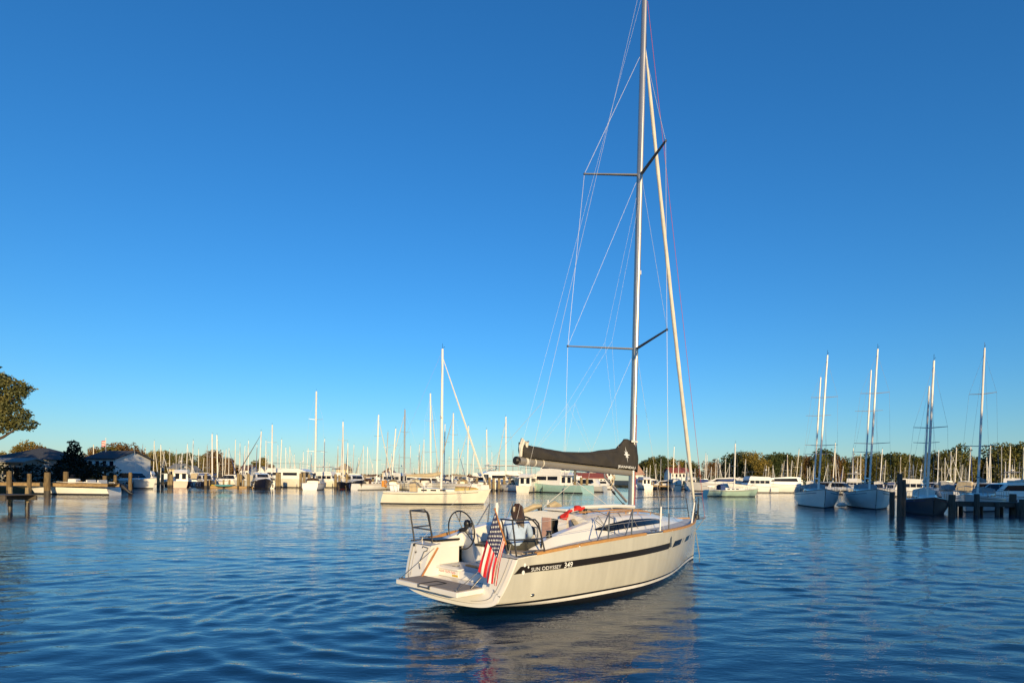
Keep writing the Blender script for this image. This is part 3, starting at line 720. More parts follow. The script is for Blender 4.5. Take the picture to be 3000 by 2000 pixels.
# furled genoa on the forestay, halyards, standing rigging
def sag(p0, p1, n, s):
    p0, p1 = Vector(p0), Vector(p1); return [p0.lerp(p1, i / n) - Vector((s * math.sin(math.pi * i / n), 0, 0)) for i in range(n + 1)]
FS0, FS1 = (9.74, 0, 1.62), (mx(13.2) + .12, 0, 13.25)
pts = sag(FS0, FS1, 26, .06)
rad = [.022] + [.032 + .027 * min(1, i / 4) - .016 * (i / 26) + .004 * math.sin(i * 2.3) for i in range(1, 25)] + [.03, .012]
m = Y(); m.path(pts, rad, 9); gen = m.build('furled_genoa', mat('furled_sailcloth', (.68, .64, .55), .75, var=.1, scale=3, bump=.35, bscale=10), yacht)
m = Y(); m.tube((9.76, 0, 1.22), (9.74, 0, 1.62), .02); m.tube((9.77, 0, 1.26), (9.765, 0, 1.36), .085, n=12); m.tube((9.755, 0, 1.40), (9.75, 0, 1.42), .085, n=12); m.build('furler_drum', BLACK, gen)
m = Y(); m.tube((mx(13.3) + .11, 0, 13.30), (mx(13.6) + .10, 0, 13.62), .03); m.tube(FS1, (mx(13.9) + .06, 0, 14.0), .008); m.build('halyard_swivel', BLACK, gen)
m = Y(); m.path([(9.78, -.02, 1.2), (10.50, 0, 1.21)], [.045, .025], 8); m.build('bowsprit', ALU, yacht)
m = Y(); m.path([(9.80, 0, 1.18), (9.86, 0, .86)], .008, 5); m.path([(10.46, 0, 1.20), (9.84, 0, .84)], .011, 5); m.path([(9.86, 0, .82), (10.12, .02, .08), (10.08, .02, -.3)], .014, 5); m.build('bobstay', GREYPANEL, yacht)
m = Y(); m.rbox((9.60, .16, 1.28), (.16, .10, .14), .03); m.tube((9.68, .14, 1.2), (9.70, .14, 1.66), .028); m.build('bow_roller', BLACK, yacht)
def wires(name, lst, mt, r):
    for a, b in lst:
        m = Y(); m.tube(a, b, r, n=4); m.build(name, mt, yacht)
CP = lambda sg: (5.34, 1.50 * sg, 1.20)
top = (mx(14.0), 0, 14.0)
for sg in (-1, 1):
    u, l = spreader(10.045, 1.39, sg), spreader(5.652, 1.70, sg)
    wires('cap_shroud', [((mx(13.1), .05 * sg, 13.1), u), (u, l), (l, CP(sg))], WIRE, .0042)
    wires('diagonal_shroud', [(l, (mx(9.95), .06 * sg, 9.95))], WIRE, .003)
    wires('lower_shroud', [((mx(5.5), .06 * sg, 5.5), (5.20, 1.47 * sg, 1.2))], WIRE, .003)
    m = Y(); m.tube((5.34, 1.50 * sg, 1.02), (5.34, 1.50 * sg, 1.62), .016, n=6); m.box((5.34, hull_y(5.34, .98) * sg + .008 * sg, .98), (.07, .012, .24)); m.build('chainplate', STEEL, yacht)
bs0, bs1 = Vector((mx(14.7) - .2, 0, 14.65)), Vector((.42, 1.18, 1.08)); yj = bs1.lerp(bs0, .2)
wires('backstay', [(bs0, yj), (yj, bs1), (yj, (.42, -1.18, 1.08))], WIRE, .003)
wires('spinnaker_halyard', [((mx(14.4) + .10, .03, 14.45), (10.46, 0, 1.24))], REDROPE, .006)
wires('halyard', [((mx(3.0) + .105, .03, 1.62), (mx(4.3) + .10, .03, 4.0)), ((mx(3.0) + .12, -.02, 1.62), (mx(5.6) + .11, -.02, 4.3)), ((mx(3.0) + .115, .015, 1.62), (mx(5.6) + .11, .015, 3.6))], REDROPE, .014)
wires('halyard', [((mx(3) - .10, .05, 2.9), (mx(9) - .10, .05, 10.0)), ((mx(2) + .11, -.05, 1.7), (mx(13) + .11, -.05, 13.2))], ROPE, .004)
jk = (mx(8) - .1, .0, 8.0)
for sg in (-1, 1):
    j1 = (5.0, .10 * sg, 5.6); j2 = (3.6, .10 * sg, 4.0)
    wires('lazy_jack', [((mx(9.6), .05 * sg, 9.6), j1), (j1, (5.5, .03 * sg, 3.1)), (j1, j2), (j2, (4.4, .03 * sg, 2.97)), (j2, (2.5, .03 * sg, 2.99)), (j2, (3.4, .03 * sg, 2.94))], ROPE, .0018)
wires('topping_lift', [((mx(14.5) - .1, 0, 14.5), (1.92, 0, 2.78))], ROPE, .002)
# sheets and control lines lying about the deck
m = Y(); m.path([(3.35, .62, 1.72), (3.6, .80, 1.66), (3.9, .98, 1.52), (3.7, 1.12, 1.36), (3.25, 1.14, 1.40), (3.1, 1.06, 1.52), (3.3, .98, 1.60), (3.42, 1.16, 1.30), (3.5, 1.30, 1.26)], .008, 5); m.build('genoa_sheet', BLACK, yacht)
m = Y(); m.path([(5.9, .2, 1.62), (5.2, .42, 1.66), (4.6, .62, 1.62), (4.3, .90, 1.54), (4.15, 1.12, 1.28)], .007, 5); m.path([(5.95, .25, 1.61), (5.5, .5, 1.60), (5.0, .72, 1.56), (4.8, .9, 1.48), (4.7, 1.1, 1.28)], .007, 5); m.build('control_line', GREYPANEL, yacht)
m = Y(); m.path([(2.97, .55, 1.70), (3.4, .56, 1.755), (4.6, .52, 1.75), (5.55, .46, 1.70)], .046, 8); m.build('rolled_awning', WHITE, yacht)
m = Y(); m.path([(3.1, .66, 1.66), (4.4, .62, 1.67), (5.6, .55, 1.63), (6.2, .46, 1.56)], .020, 6); m.build('whisker_pole', TEAK, yacht)
m = Y(); m.path([(2.7, -.9, 1.36), (2.85, -.85, 1.56), (3.15, -.62, 1.72), (3.2, -.45, 1.74)], [.03, .05, .055, .03], 7); m.path([(2.8, -1.05, 1.42), (3.1, -.8, 1.62), (3.3, -.6, 1.70)], [.04, .05, .03], 7); m.path([(3.5, -.5, 1.70), (3.7, -.48, 1.76), (3.9, -.45, 1.70)], [.06, .08, .04], 8); m.build('folded_sprayhood', TAN, yacht)
m = Y(); m.path([(2.93, .62, 1.50), (2.85, .78, 1.40), (2.75, .90, 1.30), (2.62, 1.0, 1.34)], [.05, .06, .05, .03], 7); m.build('folded_sprayhood', TAN, yacht)
m = Y(); m.path([(.95, .0, .05), (.95, .0, -.9)], [.22, .16], 10, ell=.12); m.build('rudder', BLACK, yacht)

# ------------------------------------------------------------------ person, flag and loose things aboard
def on_yacht(X, Y_, z): x, y = yacht_world(X, Y_); return (x + z * math.sin(R(YHEEL)) * math.sin(R(YHD)), y - z * math.sin(R(YHEEL)) * math.cos(R(YHD)), z - Y_ * math.sin(R(YHEEL)))
def skin(name, nodes, edges, material, parent, sub=2):
    """one continuous tapered body grown over a skeleton of joints"""
    me = bpy.data.meshes.new(name); keys = list(nodes)
    me.from_pydata([nodes[k][:3] for k in keys], [(keys.index(a), keys.index(b)) for a, b in edges], [])
    o = bpy.data.objects.new(name, me); COL.objects.link(o)
    sm = o.modifiers.new('skin', 'SKIN'); sm.use_smooth_shade = True
    ss = o.modifiers.new('sub', 'SUBSURF'); ss.levels = sub; ss.render_levels = sub
    for i, k in enumerate(keys):
        r = nodes[k][3]; me.skin_vertices[0].data[i].radius = r if isinstance(r, tuple) else (r, r)
    me.skin_vertices[0].data[0].use_root = True
    bpy.context.view_layer.update()
    nm = bpy.data.meshes.new_from_object(o.evaluated_get(bpy.context.evaluated_depsgraph_get()))
    o.modifiers.clear(); o.data = nm; bpy.data.meshes.remove(me); nm.name = name
    nm.materials.clear(); nm.materials.append(material); nm.shade_smooth()
    o.parent = parent; return o
SKIN = mat('skin', (.52, .30, .21), .5, var=.05)
DENIM = mat('pale_blue_jacket', (.42, .54, .74), .85, var=.12, scale=7, bump=.4, bscale=16)
TROUSER = mat('dark_olive_trousers', (.060, .058, .046), .85, var=.15, scale=6, bump=.3, bscale=16)
HAIR = mat('dark_brown_hair', (.030, .016, .010), .35, var=.4, scale=30, stretch=(6, 6, .4), col2=(.085, .045, .022))
person = empty('person', on_yacht(.84, .98, 1.085), R(-6), 0, 'person with long dark hair in pale blue jacket sitting at the stern rail', 'person')
J = {'pelvis': (0, 0, .11, (.15, .11)), 'waist': (0, .0, .25, (.125, .095)), 'chest': (0, -.01, .42, (.15, .105)), 'collar': (0, .0, .525, (.085, .07)), 'neck': (0, .02, .585, .046), 'skull': (.0, .05, .675, (.072, .085)), 'crown': (0, .045, .745, (.07, .08))}
E_ = [('pelvis', 'waist'), ('waist', 'chest'), ('chest', 'collar'), ('collar', 'neck'), ('neck', 'skull'), ('skull', 'crown')]
for sg, s in ((-1, 'l'), (1, 'r')):
    J.update({s + 'sh': (.165 * sg, -.005, .495, .058), s + 'el': (.225 * sg, .10, .27, .042), s + 'wr': (.13 * sg, .30, .19, .027), s + 'pa': (.10 * sg, .36, .185, (.036, .018)),
              s + 'hp': (.10 * sg, .05, .09, .088), s + 'kn': (.34 * sg, .30, .12, .058), s + 'an': (.04 * sg, .36 + .05 * sg, .055, .038), s + 'ft': (-.10 * sg, .40 + .05 * sg, .04, .034)})
    E_ += [('chest', s + 'sh'), (s + 'sh', s + 'el'), (s + 'el', s + 'wr'), (s + 'wr', s + 'pa'), ('pelvis', s + 'hp'), (s + 'hp', s + 'kn'), (s + 'kn', s + 'an'), (s + 'an', s + 'ft')]
    for k, (dx, ln) in enumerate(((-.026, .062), (-.010, .075), (.008, .078), (.024, .070))):
        b = J[s + 'pa']; n0, n1, n2 = s + 'f%da' % k, s + 'f%db' % k, s + 'f%dc' % k
        J[n0] = (b[0] + dx, b[1] + .035, b[2] + .006, .0095); J[n1] = (b[0] + dx * 1.1, b[1] + .035 + ln * .5, b[2] - .006, .0085); J[n2] = (b[0] + dx * 1.1, b[1] + .025 + ln * .8, b[2] - .032, .0075)
        E_ += [(s + 'pa', n0), (n0, n1), (n1, n2)]
    b = J[s + 'wr']; J[s + 'ta'] = (b[0] - .035 * sg, b[1] + .04, b[2] + .006, .011); J[s + 'tb'] = (b[0] - .05 * sg, b[1] + .085, b[2], .009)
    E_ += [(s + 'wr', s + 'ta'), (s + 'ta', s + 'tb')]
J['nose'] = (0, .145, .672, .012); E_.append(('skull', 'nose'))
body = skin('body', J, E_, SKIN, person)
JJ = {'pelvis': (0, -.012, .035, (.176, .135)), 'waist': (0, -.005, .25, (.155, .118)), 'chest': (0, -.012, .42, (.172, .122)), 'collar': (0, -.005, .53, (.085, .075)), 'nape': (0, .01, .565, (.058, .055))}
EJ = [('pelvis', 'waist'), ('waist', 'chest'), ('chest', 'collar'), ('collar', 'nape')]
for sg, s in ((-1, 'l'), (1, 'r')):
    JJ.update({s + 'sh': (.17 * sg, -.008, .495, .072), s + 'ua': (.21 * sg, .04, .38, .063), s + 'el': (.228 * sg, .10, .27, .058), s + 'wr': (.14 * sg, .285, .195, .040)})
    EJ += [('chest', s + 'sh'), (s + 'sh', s + 'ua'), (s + 'ua', s + 'el'), (s + 'el', s + 'wr')]
skin('jacket', JJ, EJ, DENIM, person)
JT = {'pelvis': (0, .01, .095, (.17, .105))}
ET = []
for sg, s in ((-1, 'l'), (1, 'r')):
    JT.update({s + 'hp': (.13 * sg, .05, .095, .105), s + 'kn': (.345 * sg, .30, .12, .080), s + 'an': (.05 * sg, .355 + .05 * sg, .06, .050)})
    ET += [('pelvis', s + 'hp'), (s + 'hp', s + 'kn'), (s + 'kn', s + 'an')]
skin('trousers', JT, ET, TROUSER, person)
m = MB(); m.ball((0, .035, .715), (.084, .094, .098), 14, 10)
for k in range(64):
    a = R(150 + 240 * (k / 63)) if k < 64 else 0
    sx_, sy_ = math.sin(a) * 1.0, math.cos(a)
    j = random.uniform(-.012, .012); ln = random.uniform(.40, .50)
    ca, sa = math.cos(R(180 + 200 * (k / 63 - .5))), math.sin(R(180 + 200 * (k / 63 - .5)))
    dx_, dy_ = sa, ca
    drift = .075 * (k / 63) + .02
    m.path([(dx_ * .03, .03 + dy_ * .03, .812 + j), (dx_ * .078 + j * .5, .03 + dy_ * .085, .765), (dx_ * .094 + j, .03 + dy_ * .10, .68), (dx_ * .105 + drift * .3, .015 + dy_ * .105, .60 + j), (dx_ * .10 + drift + j, .0 + dy_ * .115, .52 + j), (dx_ * .085 + drift * 1.6 + 2 * j, -.005 + dy_ * .13, ln)], [.012, .018, .019, .018, .015, .005], 5)
m.build('hair', HAIR, person)
m = MB()
for sg in (-1, 1): m.ball((.03 * sg, .118, .69), (.012, .008, .008), 8, 6)
ey = m.build('eyes', BLACK, person)
m = MB(); m.path([(-.03, .117, .642), (0, .128, .640), (.03, .117, .642)], [.004, .007, .004], 6); m.build('mouth', mat('lips', (.40, .14, .12), .5), person)

# ensign on a leaning wooden staff at the starboard quarter
st0, st1 = Vector((.18, 1.34, 1.28)), Vector((-.05, 1.30, 1.85))
flag = empty('flag', (YX, YY, 0), R(YHD), R(YHEEL), 'red and white striped flag with stars hanging from wooden staff on the stern', 'flag')
m = Y(); m.path([st0, st0.lerp(st1, .5), st1], [.017, .015, .011], 8); m.ball(st1 + Vector((0, 0, .01)), .02, 8, 6); m.build('staff', WOOD, flag)
h0, h1 = st0.lerp(st1, .96), st0.lerp(st1, .06)
LF = 1.10
def flag_pt(u, v):
    """u along the fly (0 at the staff), v across the stripes (0 at the top)"""
    s = v / .54 * .80 if v < .54 else .80 + .20 * (v - .54) / .46
    p = h0.lerp(h1, s)
    hang = u ** .9
    # cloth falls straight down from the staff and swings aft and to port; the lower stripes gather in folds behind
    end = Vector((-.14, 1.05, .84)).lerp(Vector((-.10, 1.42, .62)), s)
    mid = p.lerp(end, .5) + Vector((-.035, -.02, -.03 - .05 * (1 - s)))
    q = p * (1 - hang) ** 2 + mid * 2 * hang * (1 - hang) + end * hang ** 2
    w_ = .012 + .060 * u ** 1.3
    fold = math.sin(v * 15 + 1.6 * u) * w_ + .5 * w_ * math.sin(v * 31 - 3 * u)
    fold += .030 * u * math.sin(9 * u + 5 * v)
    if v > .54: fold += .03 * u * math.sin((v - .54) * 46)
    q = q + Vector((-.75, .55, 0)) * fold
    q.z -= .04 * u * math.sin(s * math.pi * 1.5 - .4)
    return q
NU, NV = 40, 52
def part_of_flag(name, test, mt):
    m = Y()
    for i in range(NU):
        for j in range(NV):
            if test((i + .5) / NU, (j + .5) / NV): m.add([flag_pt(i / NU, j / NV), flag_pt((i + 1) / NU, j / NV), flag_pt((i + 1) / NU, (j + 1) / NV), flag_pt(i / NU, (j + 1) / NV)], [(0, 1, 2, 3)])
    bmx = m.build(name, mt, flag, angle=80)
    bm = bmesh.new(); bm.from_mesh(bmx.data); bmesh.ops.remove_doubles(bm, verts=bm.verts, dist=1e-5); bm.to_mesh(bmx.data); bm.free()
    return bmx
CAN = .40
for k in range(13):
    part_of_flag('stripe', lambda u, v: int(v * 13) == k and not (v < 7 / 13 and u < CAN), FLAGRED if k % 2 == 0 else FLAGWHITE)
canton = part_of_flag('canton', lambda u, v: v < 7 / 13 and u < CAN, FLAGBLUE)
for r_ in range(9):
    for c_ in range(6 if r_ % 2 == 0 else 5):
        v0 = 7 / 13 * (r_ + 1) / 10; u0 = CAN * ((c_ * 2 + 1 + (r_ % 2)) / 12)
        for off in (.007, -.007):
            m = Y(); pts = []
            for i in range(10):
                a = math.pi * i / 5; rr_ = .019 if i % 2 == 0 else .009
                q = flag_pt(u0 + rr_ * math.cos(a) / LF * 1.15, v0 + rr_ * math.sin(a) / .62 * .62 * 1.1)
                pts.append(q + Vector((-.75, .55, 0)) * off * 1.2 + Vector((0, 0, 0)))
            m.add(pts, [tuple(range(10))]); m.build('star', LETTER, canton, smooth=False)

# red line bag and a white towel by the companionway
red = empty('red_rope_bag', (YX, YY, 0), R(YHD), R(YHEEL), 'bright red rope bundle draped over the cabin edge beside the companionway', 'rope')
m = Y()
for k in range(7):
    o_ = .03 * (k - 3)
    m.path([(3.22, .66 + o_ * .4, 1.70 + .01 * k), (3.05, .58 + o_ * .6, 1.73), (2.94, .46 + o_ * .5, 1.65 + o_ * .3), (2.92, .36 + o_ * .5, 1.56 - .01 * k), (2.92, .32 + o_ * .6, 1.45), (2.93, .38 + o_ * .5, 1.49), (2.94, .46 + o_ * .3, 1.60)], [.018, .03, .028, .03, .02, .025, .015], 6)
m.build('rope_bundle', RED, red)
m = Y(); m.ball((3.10, .60, 1.77), (.09, .08, .035), 10, 6); m.build('bag_top', RED, red)
tw = empty('white_towel', (YX, YY, 0), R(YHD), R(YHEEL), 'white towel hanging below the red rope bundle in the cockpit', 'towel')
m = Y(); m.grid(lambda a, b: (2.90 + .02 * math.sin(b * 9), .26 + .22 * a + .03 * b, 1.50 - .40 * b + .015 * math.sin(a * 12)), 8, 8); m.grid(lambda a, b: (2.885 + .02 * math.sin(b * 9 + .5), .26 + .22 * a + .03 * b, 1.50 - .36 * b), 8, 8); m.build('cloth_fold', FLAGWHITE, tw)

# ------------------------------------------------------------------ boats moored round the creek
def away(u): return 90 - math.degrees(math.atan((u - 1500) / FPX))     # heading straight away from the camera
def ordinal(n):
    w_ = ['first', 'second', 'third', 'fourth', 'fifth', 'sixth', 'seventh', 'eighth', 'ninth', 'tenth', 'eleventh', 'twelfth', 'thirteenth', 'fourteenth', 'fifteenth', 'sixteenth', 'seventeenth', 'eighteenth', 'nineteenth', 'twentieth']
    return w_[n - 1] if n <= 20 else 'twenty-' + w_[n - 21]
def hull_rings(L, B, F, bow=.35, trans=.75, draft=.4, rake=.12, n=12, stripe=.10, trake=.06, fore=1.9):
    """rings from stern to stem; band order keel > boot > stripe > topsides, starboard then port"""
    rings = []
    for i in range(n + 1):
        t = i / n
        half = B / 2 * (trans + (1 - trans) * math.sin(min(1, t / .42) * math.pi / 2)) if t < .42 else B / 2 * max(.012, 1 - ((t - .42) / .58) ** fore)
        fr = F + bow * max(0, (t - .3) / .7) ** 1.7 + .08 * (1 - t) ** 2
        kd = -draft * math.sin(math.pi * min(1, t * .93 + .07)) ** .6 if t < 1 else 0
        def P(y, z): return (L * (t - .5) + rake * L * (z / max(fr, .1)) * t ** 3 - trake * L * (z / F) * (1 - t) ** 4, y, z)
        fl = .82 + .12 * (1 - t)
        s_ = [P(0, kd), P(half * fl * .55, kd * .75), P(half * fl * .9, .0), P(half * fl * .93, stripe), P(half * .97, stripe + (fr - stripe) * .45), P(half, fr)]
        rings.append([(a, -b, c) for a, b, c in reversed(s_)] + s_[1:])
    return rings
def put_hull(parent, L, B, F, top, bottom, name='hull', **k):
    rg = hull_rings(L, B, F, **k); m = MB()
    band = [0, 0, 1, 1, 1, 1, 1, 1, 0, 0]
    m.loft(rg, False, False, m=band)
    m.add(rg[0], [tuple(range(11))], 0); m.m[-1] = 0
    o = m.build(name, [top, bottom], parent, angle=40)
    d = MB(); d.loft([[(r[0][0], r[0][1], r[0][2] - .03), (r[0][0], 0, r[0][2] + .03), (r[-1][0], r[-1][1], r[-1][2] - .03)] for r in rg]); d.build('deck', DECK, parent)
    tk = MB()
    for sg in (0, -1): tk.path([(r[sg][0], r[sg][1], r[sg][2]) for r in rg], .035, 4)
    tk.build('gunwale', WHITE if top is not WHITE else GUN, parent)
    return rg
GUN = mat('rub_rail', (.30, .26, .22), .6)
CREAM = mat('cream_gelcoat', (.74, .68, .56), .35, var=.05, scale=1.5)
REDBOTTOM = mat('red_bottom_paint', (.22, .04, .03), .6)
BLUEBOTTOM = mat('dark_bottom_paint', (.02, .022, .03), .6)
SEAGREEN = mat('pale_green_paint', (.33, .46, .38), .3, var=.05, coat=.3)
AQUA = mat('aqua_paint', (.33, .51, .47), .28, var=.04, coat=.3)
TEAL = mat('teal_paint', (.10, .34, .33), .28, var=.05, coat=.3)
MASTW = mat('white_mast_paint', (.78, .74, .68), .4, var=.05)
MASTG = mat('grey_mast', (.46, .44, .42), .4, .4, var=.05)
GREYH = mat('grey_hull_paint', (.46, .47, .47), .3, var=.05, coat=.3)
COVERS = [('blue', BLUECANVAS), ('tan', TAN), ('white', SAILCLOTH), ('dark green', mat('green_canvas', (.025, .07, .045), .8)), ('brown', mat('brown_canvas', (.11, .055, .035), .8)), ('grey', mat('grey_canvas', (.30, .30, .30), .8))]
CV = dict(COVERS)

def sailboat(name, u, v_wl, ut, vt, ub, d, yaw, L, hull, cover, label, group=None, hullmat=None, mastmat=None, spreaders=1, genoa=None, mizzen=None, cabin=True, boomdir=None, detail=1, B=None, F=None):
    """u: where the mast stands in the picture, (ut, vt): masthead, d: metres away, yaw: heading (0 to the right, 90 away)"""
    x, y, _ = at(ub, d)
    a = R(yaw); off = -.06 * L if not mizzen else -.12 * L
    root = empty(name, (x - math.cos(a) * .08 * L, y - math.sin(a) * .08 * L, 0), a, 0, label, 'sailboat', group)
    B = B or (.31 * L + .1); F = F or (.09 * L + .15)
    put_hull(root, L, B, F, hullmat or WHITE, REDBOTTOM if hull == 'red' else BLUEBOTTOM, bow=.04 * L, trans=.62, rake=.07, trake=-.03 if detail == 1 else .05, n=10)
    rgs = hull_rings(L, B, F, bow=.04 * L, trans=.62, rake=.07, trake=-.03 if detail == 1 else .05, n=10)
    for sg in (0, -1):
        ia, ib = (0, 1) if sg == 0 else (-1, -2)
        m = MB(); m.path([Vector(q[ia]).lerp(Vector(q[ib]), .30) + Vector((0, .012 if sg else -.012, 0)) for q in rgs[:-1]], .022, 4); m.build('cove_stripe', random.choice((BLUECANVAS, STRIPE, REDBOTTOM)), root)
    if cabin:
        m = MB(); rr = []
        for i in range(7):
            t = i / 6; X = L * (-.14 + .42 * t); w_ = B * .30 * (1 - .62 * t ** 2); h_ = F + .05 + (.40 - .20 * t) * min(1, L / 9)
            rr.append([(X, -w_, F), (X, -w_ * .86, h_), (X, 0, h_ + .06), (X, w_ * .86, h_), (X, w_, F)])
        m.loft(rr, False, False); m.add(rr[0], [tuple(range(5))]); cb = m.build('cabin', WHITE if hullmat is not CREAM else CREAM, root)
        for sg in (-1, 1):
            for k in range(3):
                X = L * (-.08 + .09 * k); m = MB(); m.box((X, sg * (B * .30 * (1 - .62 * ((.06 + .09 * k) / .42) ** 2) * .955 + .012), F + .24), (L * .055, .02, .13)); m.build('cabin_window', TINT, cb, smooth=False)
    # mast leans as it does in the photograph
    H = zpx(ut, vt, d); top = Vector(at(ut, d, H)); loc = Vector((x, y, 0))
    lean = (top - Vector((x, y, F))).normalized()
    def at_mast(z): q = Vector((x, y, F)) + lean * ((z - F) / max(.2, lean.z)); return Matrix.Rotation(-a, 3, 'Z') @ (q - root.location)
    rm = .0062 * H + (.07 if d < 128 else .035) if d > 90 else (.12 if d == 53 else .092)
    mm = mastmat or MASTW
    m = MB(); m.path([at_mast(F), at_mast(F + (H - F) * .5), at_mast(H)], [rm, rm, rm * .8], 7); ms = m.build('mast', mm, root)
    m = MB(); q = at_mast(H); m.tube(q, q + Vector((0, 0, .5)), .014, n=4); m.tube(q + Vector((.0, 0, .1)), q + Vector((.22, .1, .22)), .014, n=4); m.build('masthead_fitting', BLACK, ms)
    tips = []
    for k in range(spreaders):
        z = F + (H - F) * (k + 1) / (spreaders + 1) * 1.04; q = at_mast(z); w_ = B * (.36 - .07 * k)
        for sg in (-1, 1):
            m = MB(); e = q + Vector((-.05 * L * .2, sg * w_, .08)); m.tube(q, e, .04, .025, 5); m.build('spreader', MASTG, ms); tips.append((z, sg, e))
    m = MB(); bowp = Vector((L * .53, 0, F + .05 * L)); sternp = Vector((-L * .5, 0, F + .15)); rw = .008
    m.tube(at_mast(H * .99), sternp, rw, n=3)
    for sg in (-1, 1):
        p_ = at_mast(H * .97)
        for z, s2, e in sorted(tips, key=lambda q_: -q_[0]):
            if s2 == sg: m.tube(p_, e, rw, n=3); p_ = e
        m.tube(p_, at_mast(F) + Vector((-.1, sg * B * .46, 0)), rw, n=3)
    if not genoa: m.tube(at_mast(H * .97), bowp, rw, n=3)
    m.build('rigging', WIRE, root)
    if genoa:
        g0 = at_mast(H * .95); m = MB(); m.path([bowp + Vector((0, 0, .3)), bowp.lerp(g0, .12), bowp.lerp(g0, .55), g0], [.04, .10, .085, .03], 6); m.build('furled_genoa', CV[genoa], root)
    bz = F + .95 + .04 * L; b0 = at_mast(bz); bl = .34 * L
    m = MB(); m.tube(b0, b0 + Vector((-bl, 0, .1)), .06, n=6); bo = m.build('boom', mm, root)
    if cover:
        m = MB(); m.path([b0 + Vector((.06, 0, .55)), b0 + Vector((-.15, 0, .42)), b0 + Vector((-.3 * bl, 0, .26)), b0 + Vector((-.7 * bl, 0, .24)), b0 + Vector((-1.02 * bl, 0, .20))], [.09, .17, .19, .15, .07], 7); m.build('sail_cover', CV[cover], bo)
    if mizzen:
        mu, mv, mb_ = mizzen; dm = d - math.sin(a) * .34 * L
        Hm = zpx(mu, mv, dm); tq = Vector(at(mu, dm, Hm)); bq = Vector(at(mb_, dm, F))
        inv_ = Matrix.Rotation(-a, 3, 'Z'); l0, l1 = inv_ @ (bq - root.location), inv_ @ (tq - root.location); dy_ = l0.y * .8; l0.y -= dy_; l1.y -= dy_
        m = MB(); m.path([l0, l0.lerp(l1, .5), l1], [rm * .85, rm * .85, rm * .65], 7); mz = m.build('mizzen_mast', mm, root)
        for k in range(spreaders):
            q = l0.lerp(l1, (k + 1) / (spreaders + 1))
            for sg in (-1, 1): m = MB(); m.tube(q, q + Vector((-.1, sg * B * .30, .06)), .035, .02, 5); m.build('spreader', MASTG, mz)
        m = MB(); m.tube(l1, sternp, rw, n=3); m.tube(l1, l0 + Vector((0, B * .4, 0)), rw, n=3); m.tube(l1, l0 + Vector((0, -B * .4, 0)), rw, n=3); m.build('rigging', WIRE, root)
        m = MB(); q = l0 + Vector((0, 0, 1.2)); m.tube(q, q + Vector((-.2 * L, 0, .1)), .05, n=6); m.build('mizzen_boom', mm, root)
    if detail:   # pulpit, pushpit, hatch hood
        m = MB(); rg = F + .04 * L
        for sg in (-1, 1):
            m.path([(L * .36, sg * B * .26, rg - .05), (L * .38, sg * B * .25, rg + .55), (L * .545, 0, rg + .66)], .02, 4)
            m.path([(-L * .36, sg * B * .34, F), (-L * .37, sg * B * .34, F + .62), (-L * .49, sg * B * .27, F + .64), (-L * .49, 0, F + .64)], .02, 4)
            for k in range(4): m.tube((L * (-.28 + .2 * k), sg * B * (.44 - .02 * k * k * .6), F), (L * (-.28 + .2 * k), sg * B * (.44 - .02 * k * k * .6), F + .6), .016, n=4)
            m.path([(-L * .36, sg * B * .34, F + .62)] + [(L * (-.28 + .2 * k), sg * B * (.44 - .012 * k * k), F + .6) for k in range(4)] + [(L * .38, sg * B * .25, rg + .55)], .009, 3)
        m.build('guard_rail', STEEL, root)
    m = MB(); hc = -.17 * L; w_ = B * .25; rr = []
    for X, h_ in ((hc - .5, .95), (hc, 1.05), (hc + .55, .50)):
        rr.append([(X, -w_, F + .1), (X, -w_ * .95, F + h_ * .8), (X, 0, F + h_), (X, w_ * .95, F + h_ * .8), (X, w_, F + .1)])
    m.loft(rr); m.build('spray_hood', CV[cover] if cover else CV['grey'], root)
    return root

def strip(parent, name, mt, pts, th=.02):
    m = MB(); m.add(pts, [tuple(range(len(pts)))]); return m.build(name, mt, parent, smooth=False)
def windows(parent, x0, x1, n, y, z0, z1, mt=TINT, gap=.12, slope=0.0):
    """a row of panes on both sides of a deckhouse"""
    wdt = (x1 - x0) / n
    for sg in (-1, 1):
        for k in range(n):
            a = x0 + k * wdt + gap * wdt / 2; b = x0 + (k + 1) * wdt - gap * wdt / 2
            m = MB(); m.box(((a + b) / 2, sg * (y + .008), (z0 + z1) / 2), (b - a, .022, z1 - z0)); m.build('window', mt, parent, smooth=False)
def house(parent, name, prof, half, mt, top=.92):
    """deckhouse: side profile (x, z) extruded across, narrower at the top"""
    zs = [p[1] for p in prof]; z0, z1 = min(zs), max(zs)
    m = MB(); n = len(prof)
    vs = [(x, sg * half * (1 - (1 - top) * (z - z0) / max(.01, z1 - z0)), z) for sg in (-1, 1) for x, z in prof]
    fs = [tuple(range(n - 1, -1, -1)), tuple(range(n, 2 * n))] + [(i, (i + 1) % n, n + (i + 1) % n, n + i) for i in range(n)]
    m.add(vs, fs); return m.build(name, mt, parent, smooth=False, recalc=True)
def rails(parent, pts, r=.02, name='guard_rail', post=None):
    m = MB(); m.path(pts, r, 4)
    for p in pts: m.tube((p[0], p[1], p[2] - (post or .6)), p, r, n=4)
    return m.build(name, STEEL, parent)

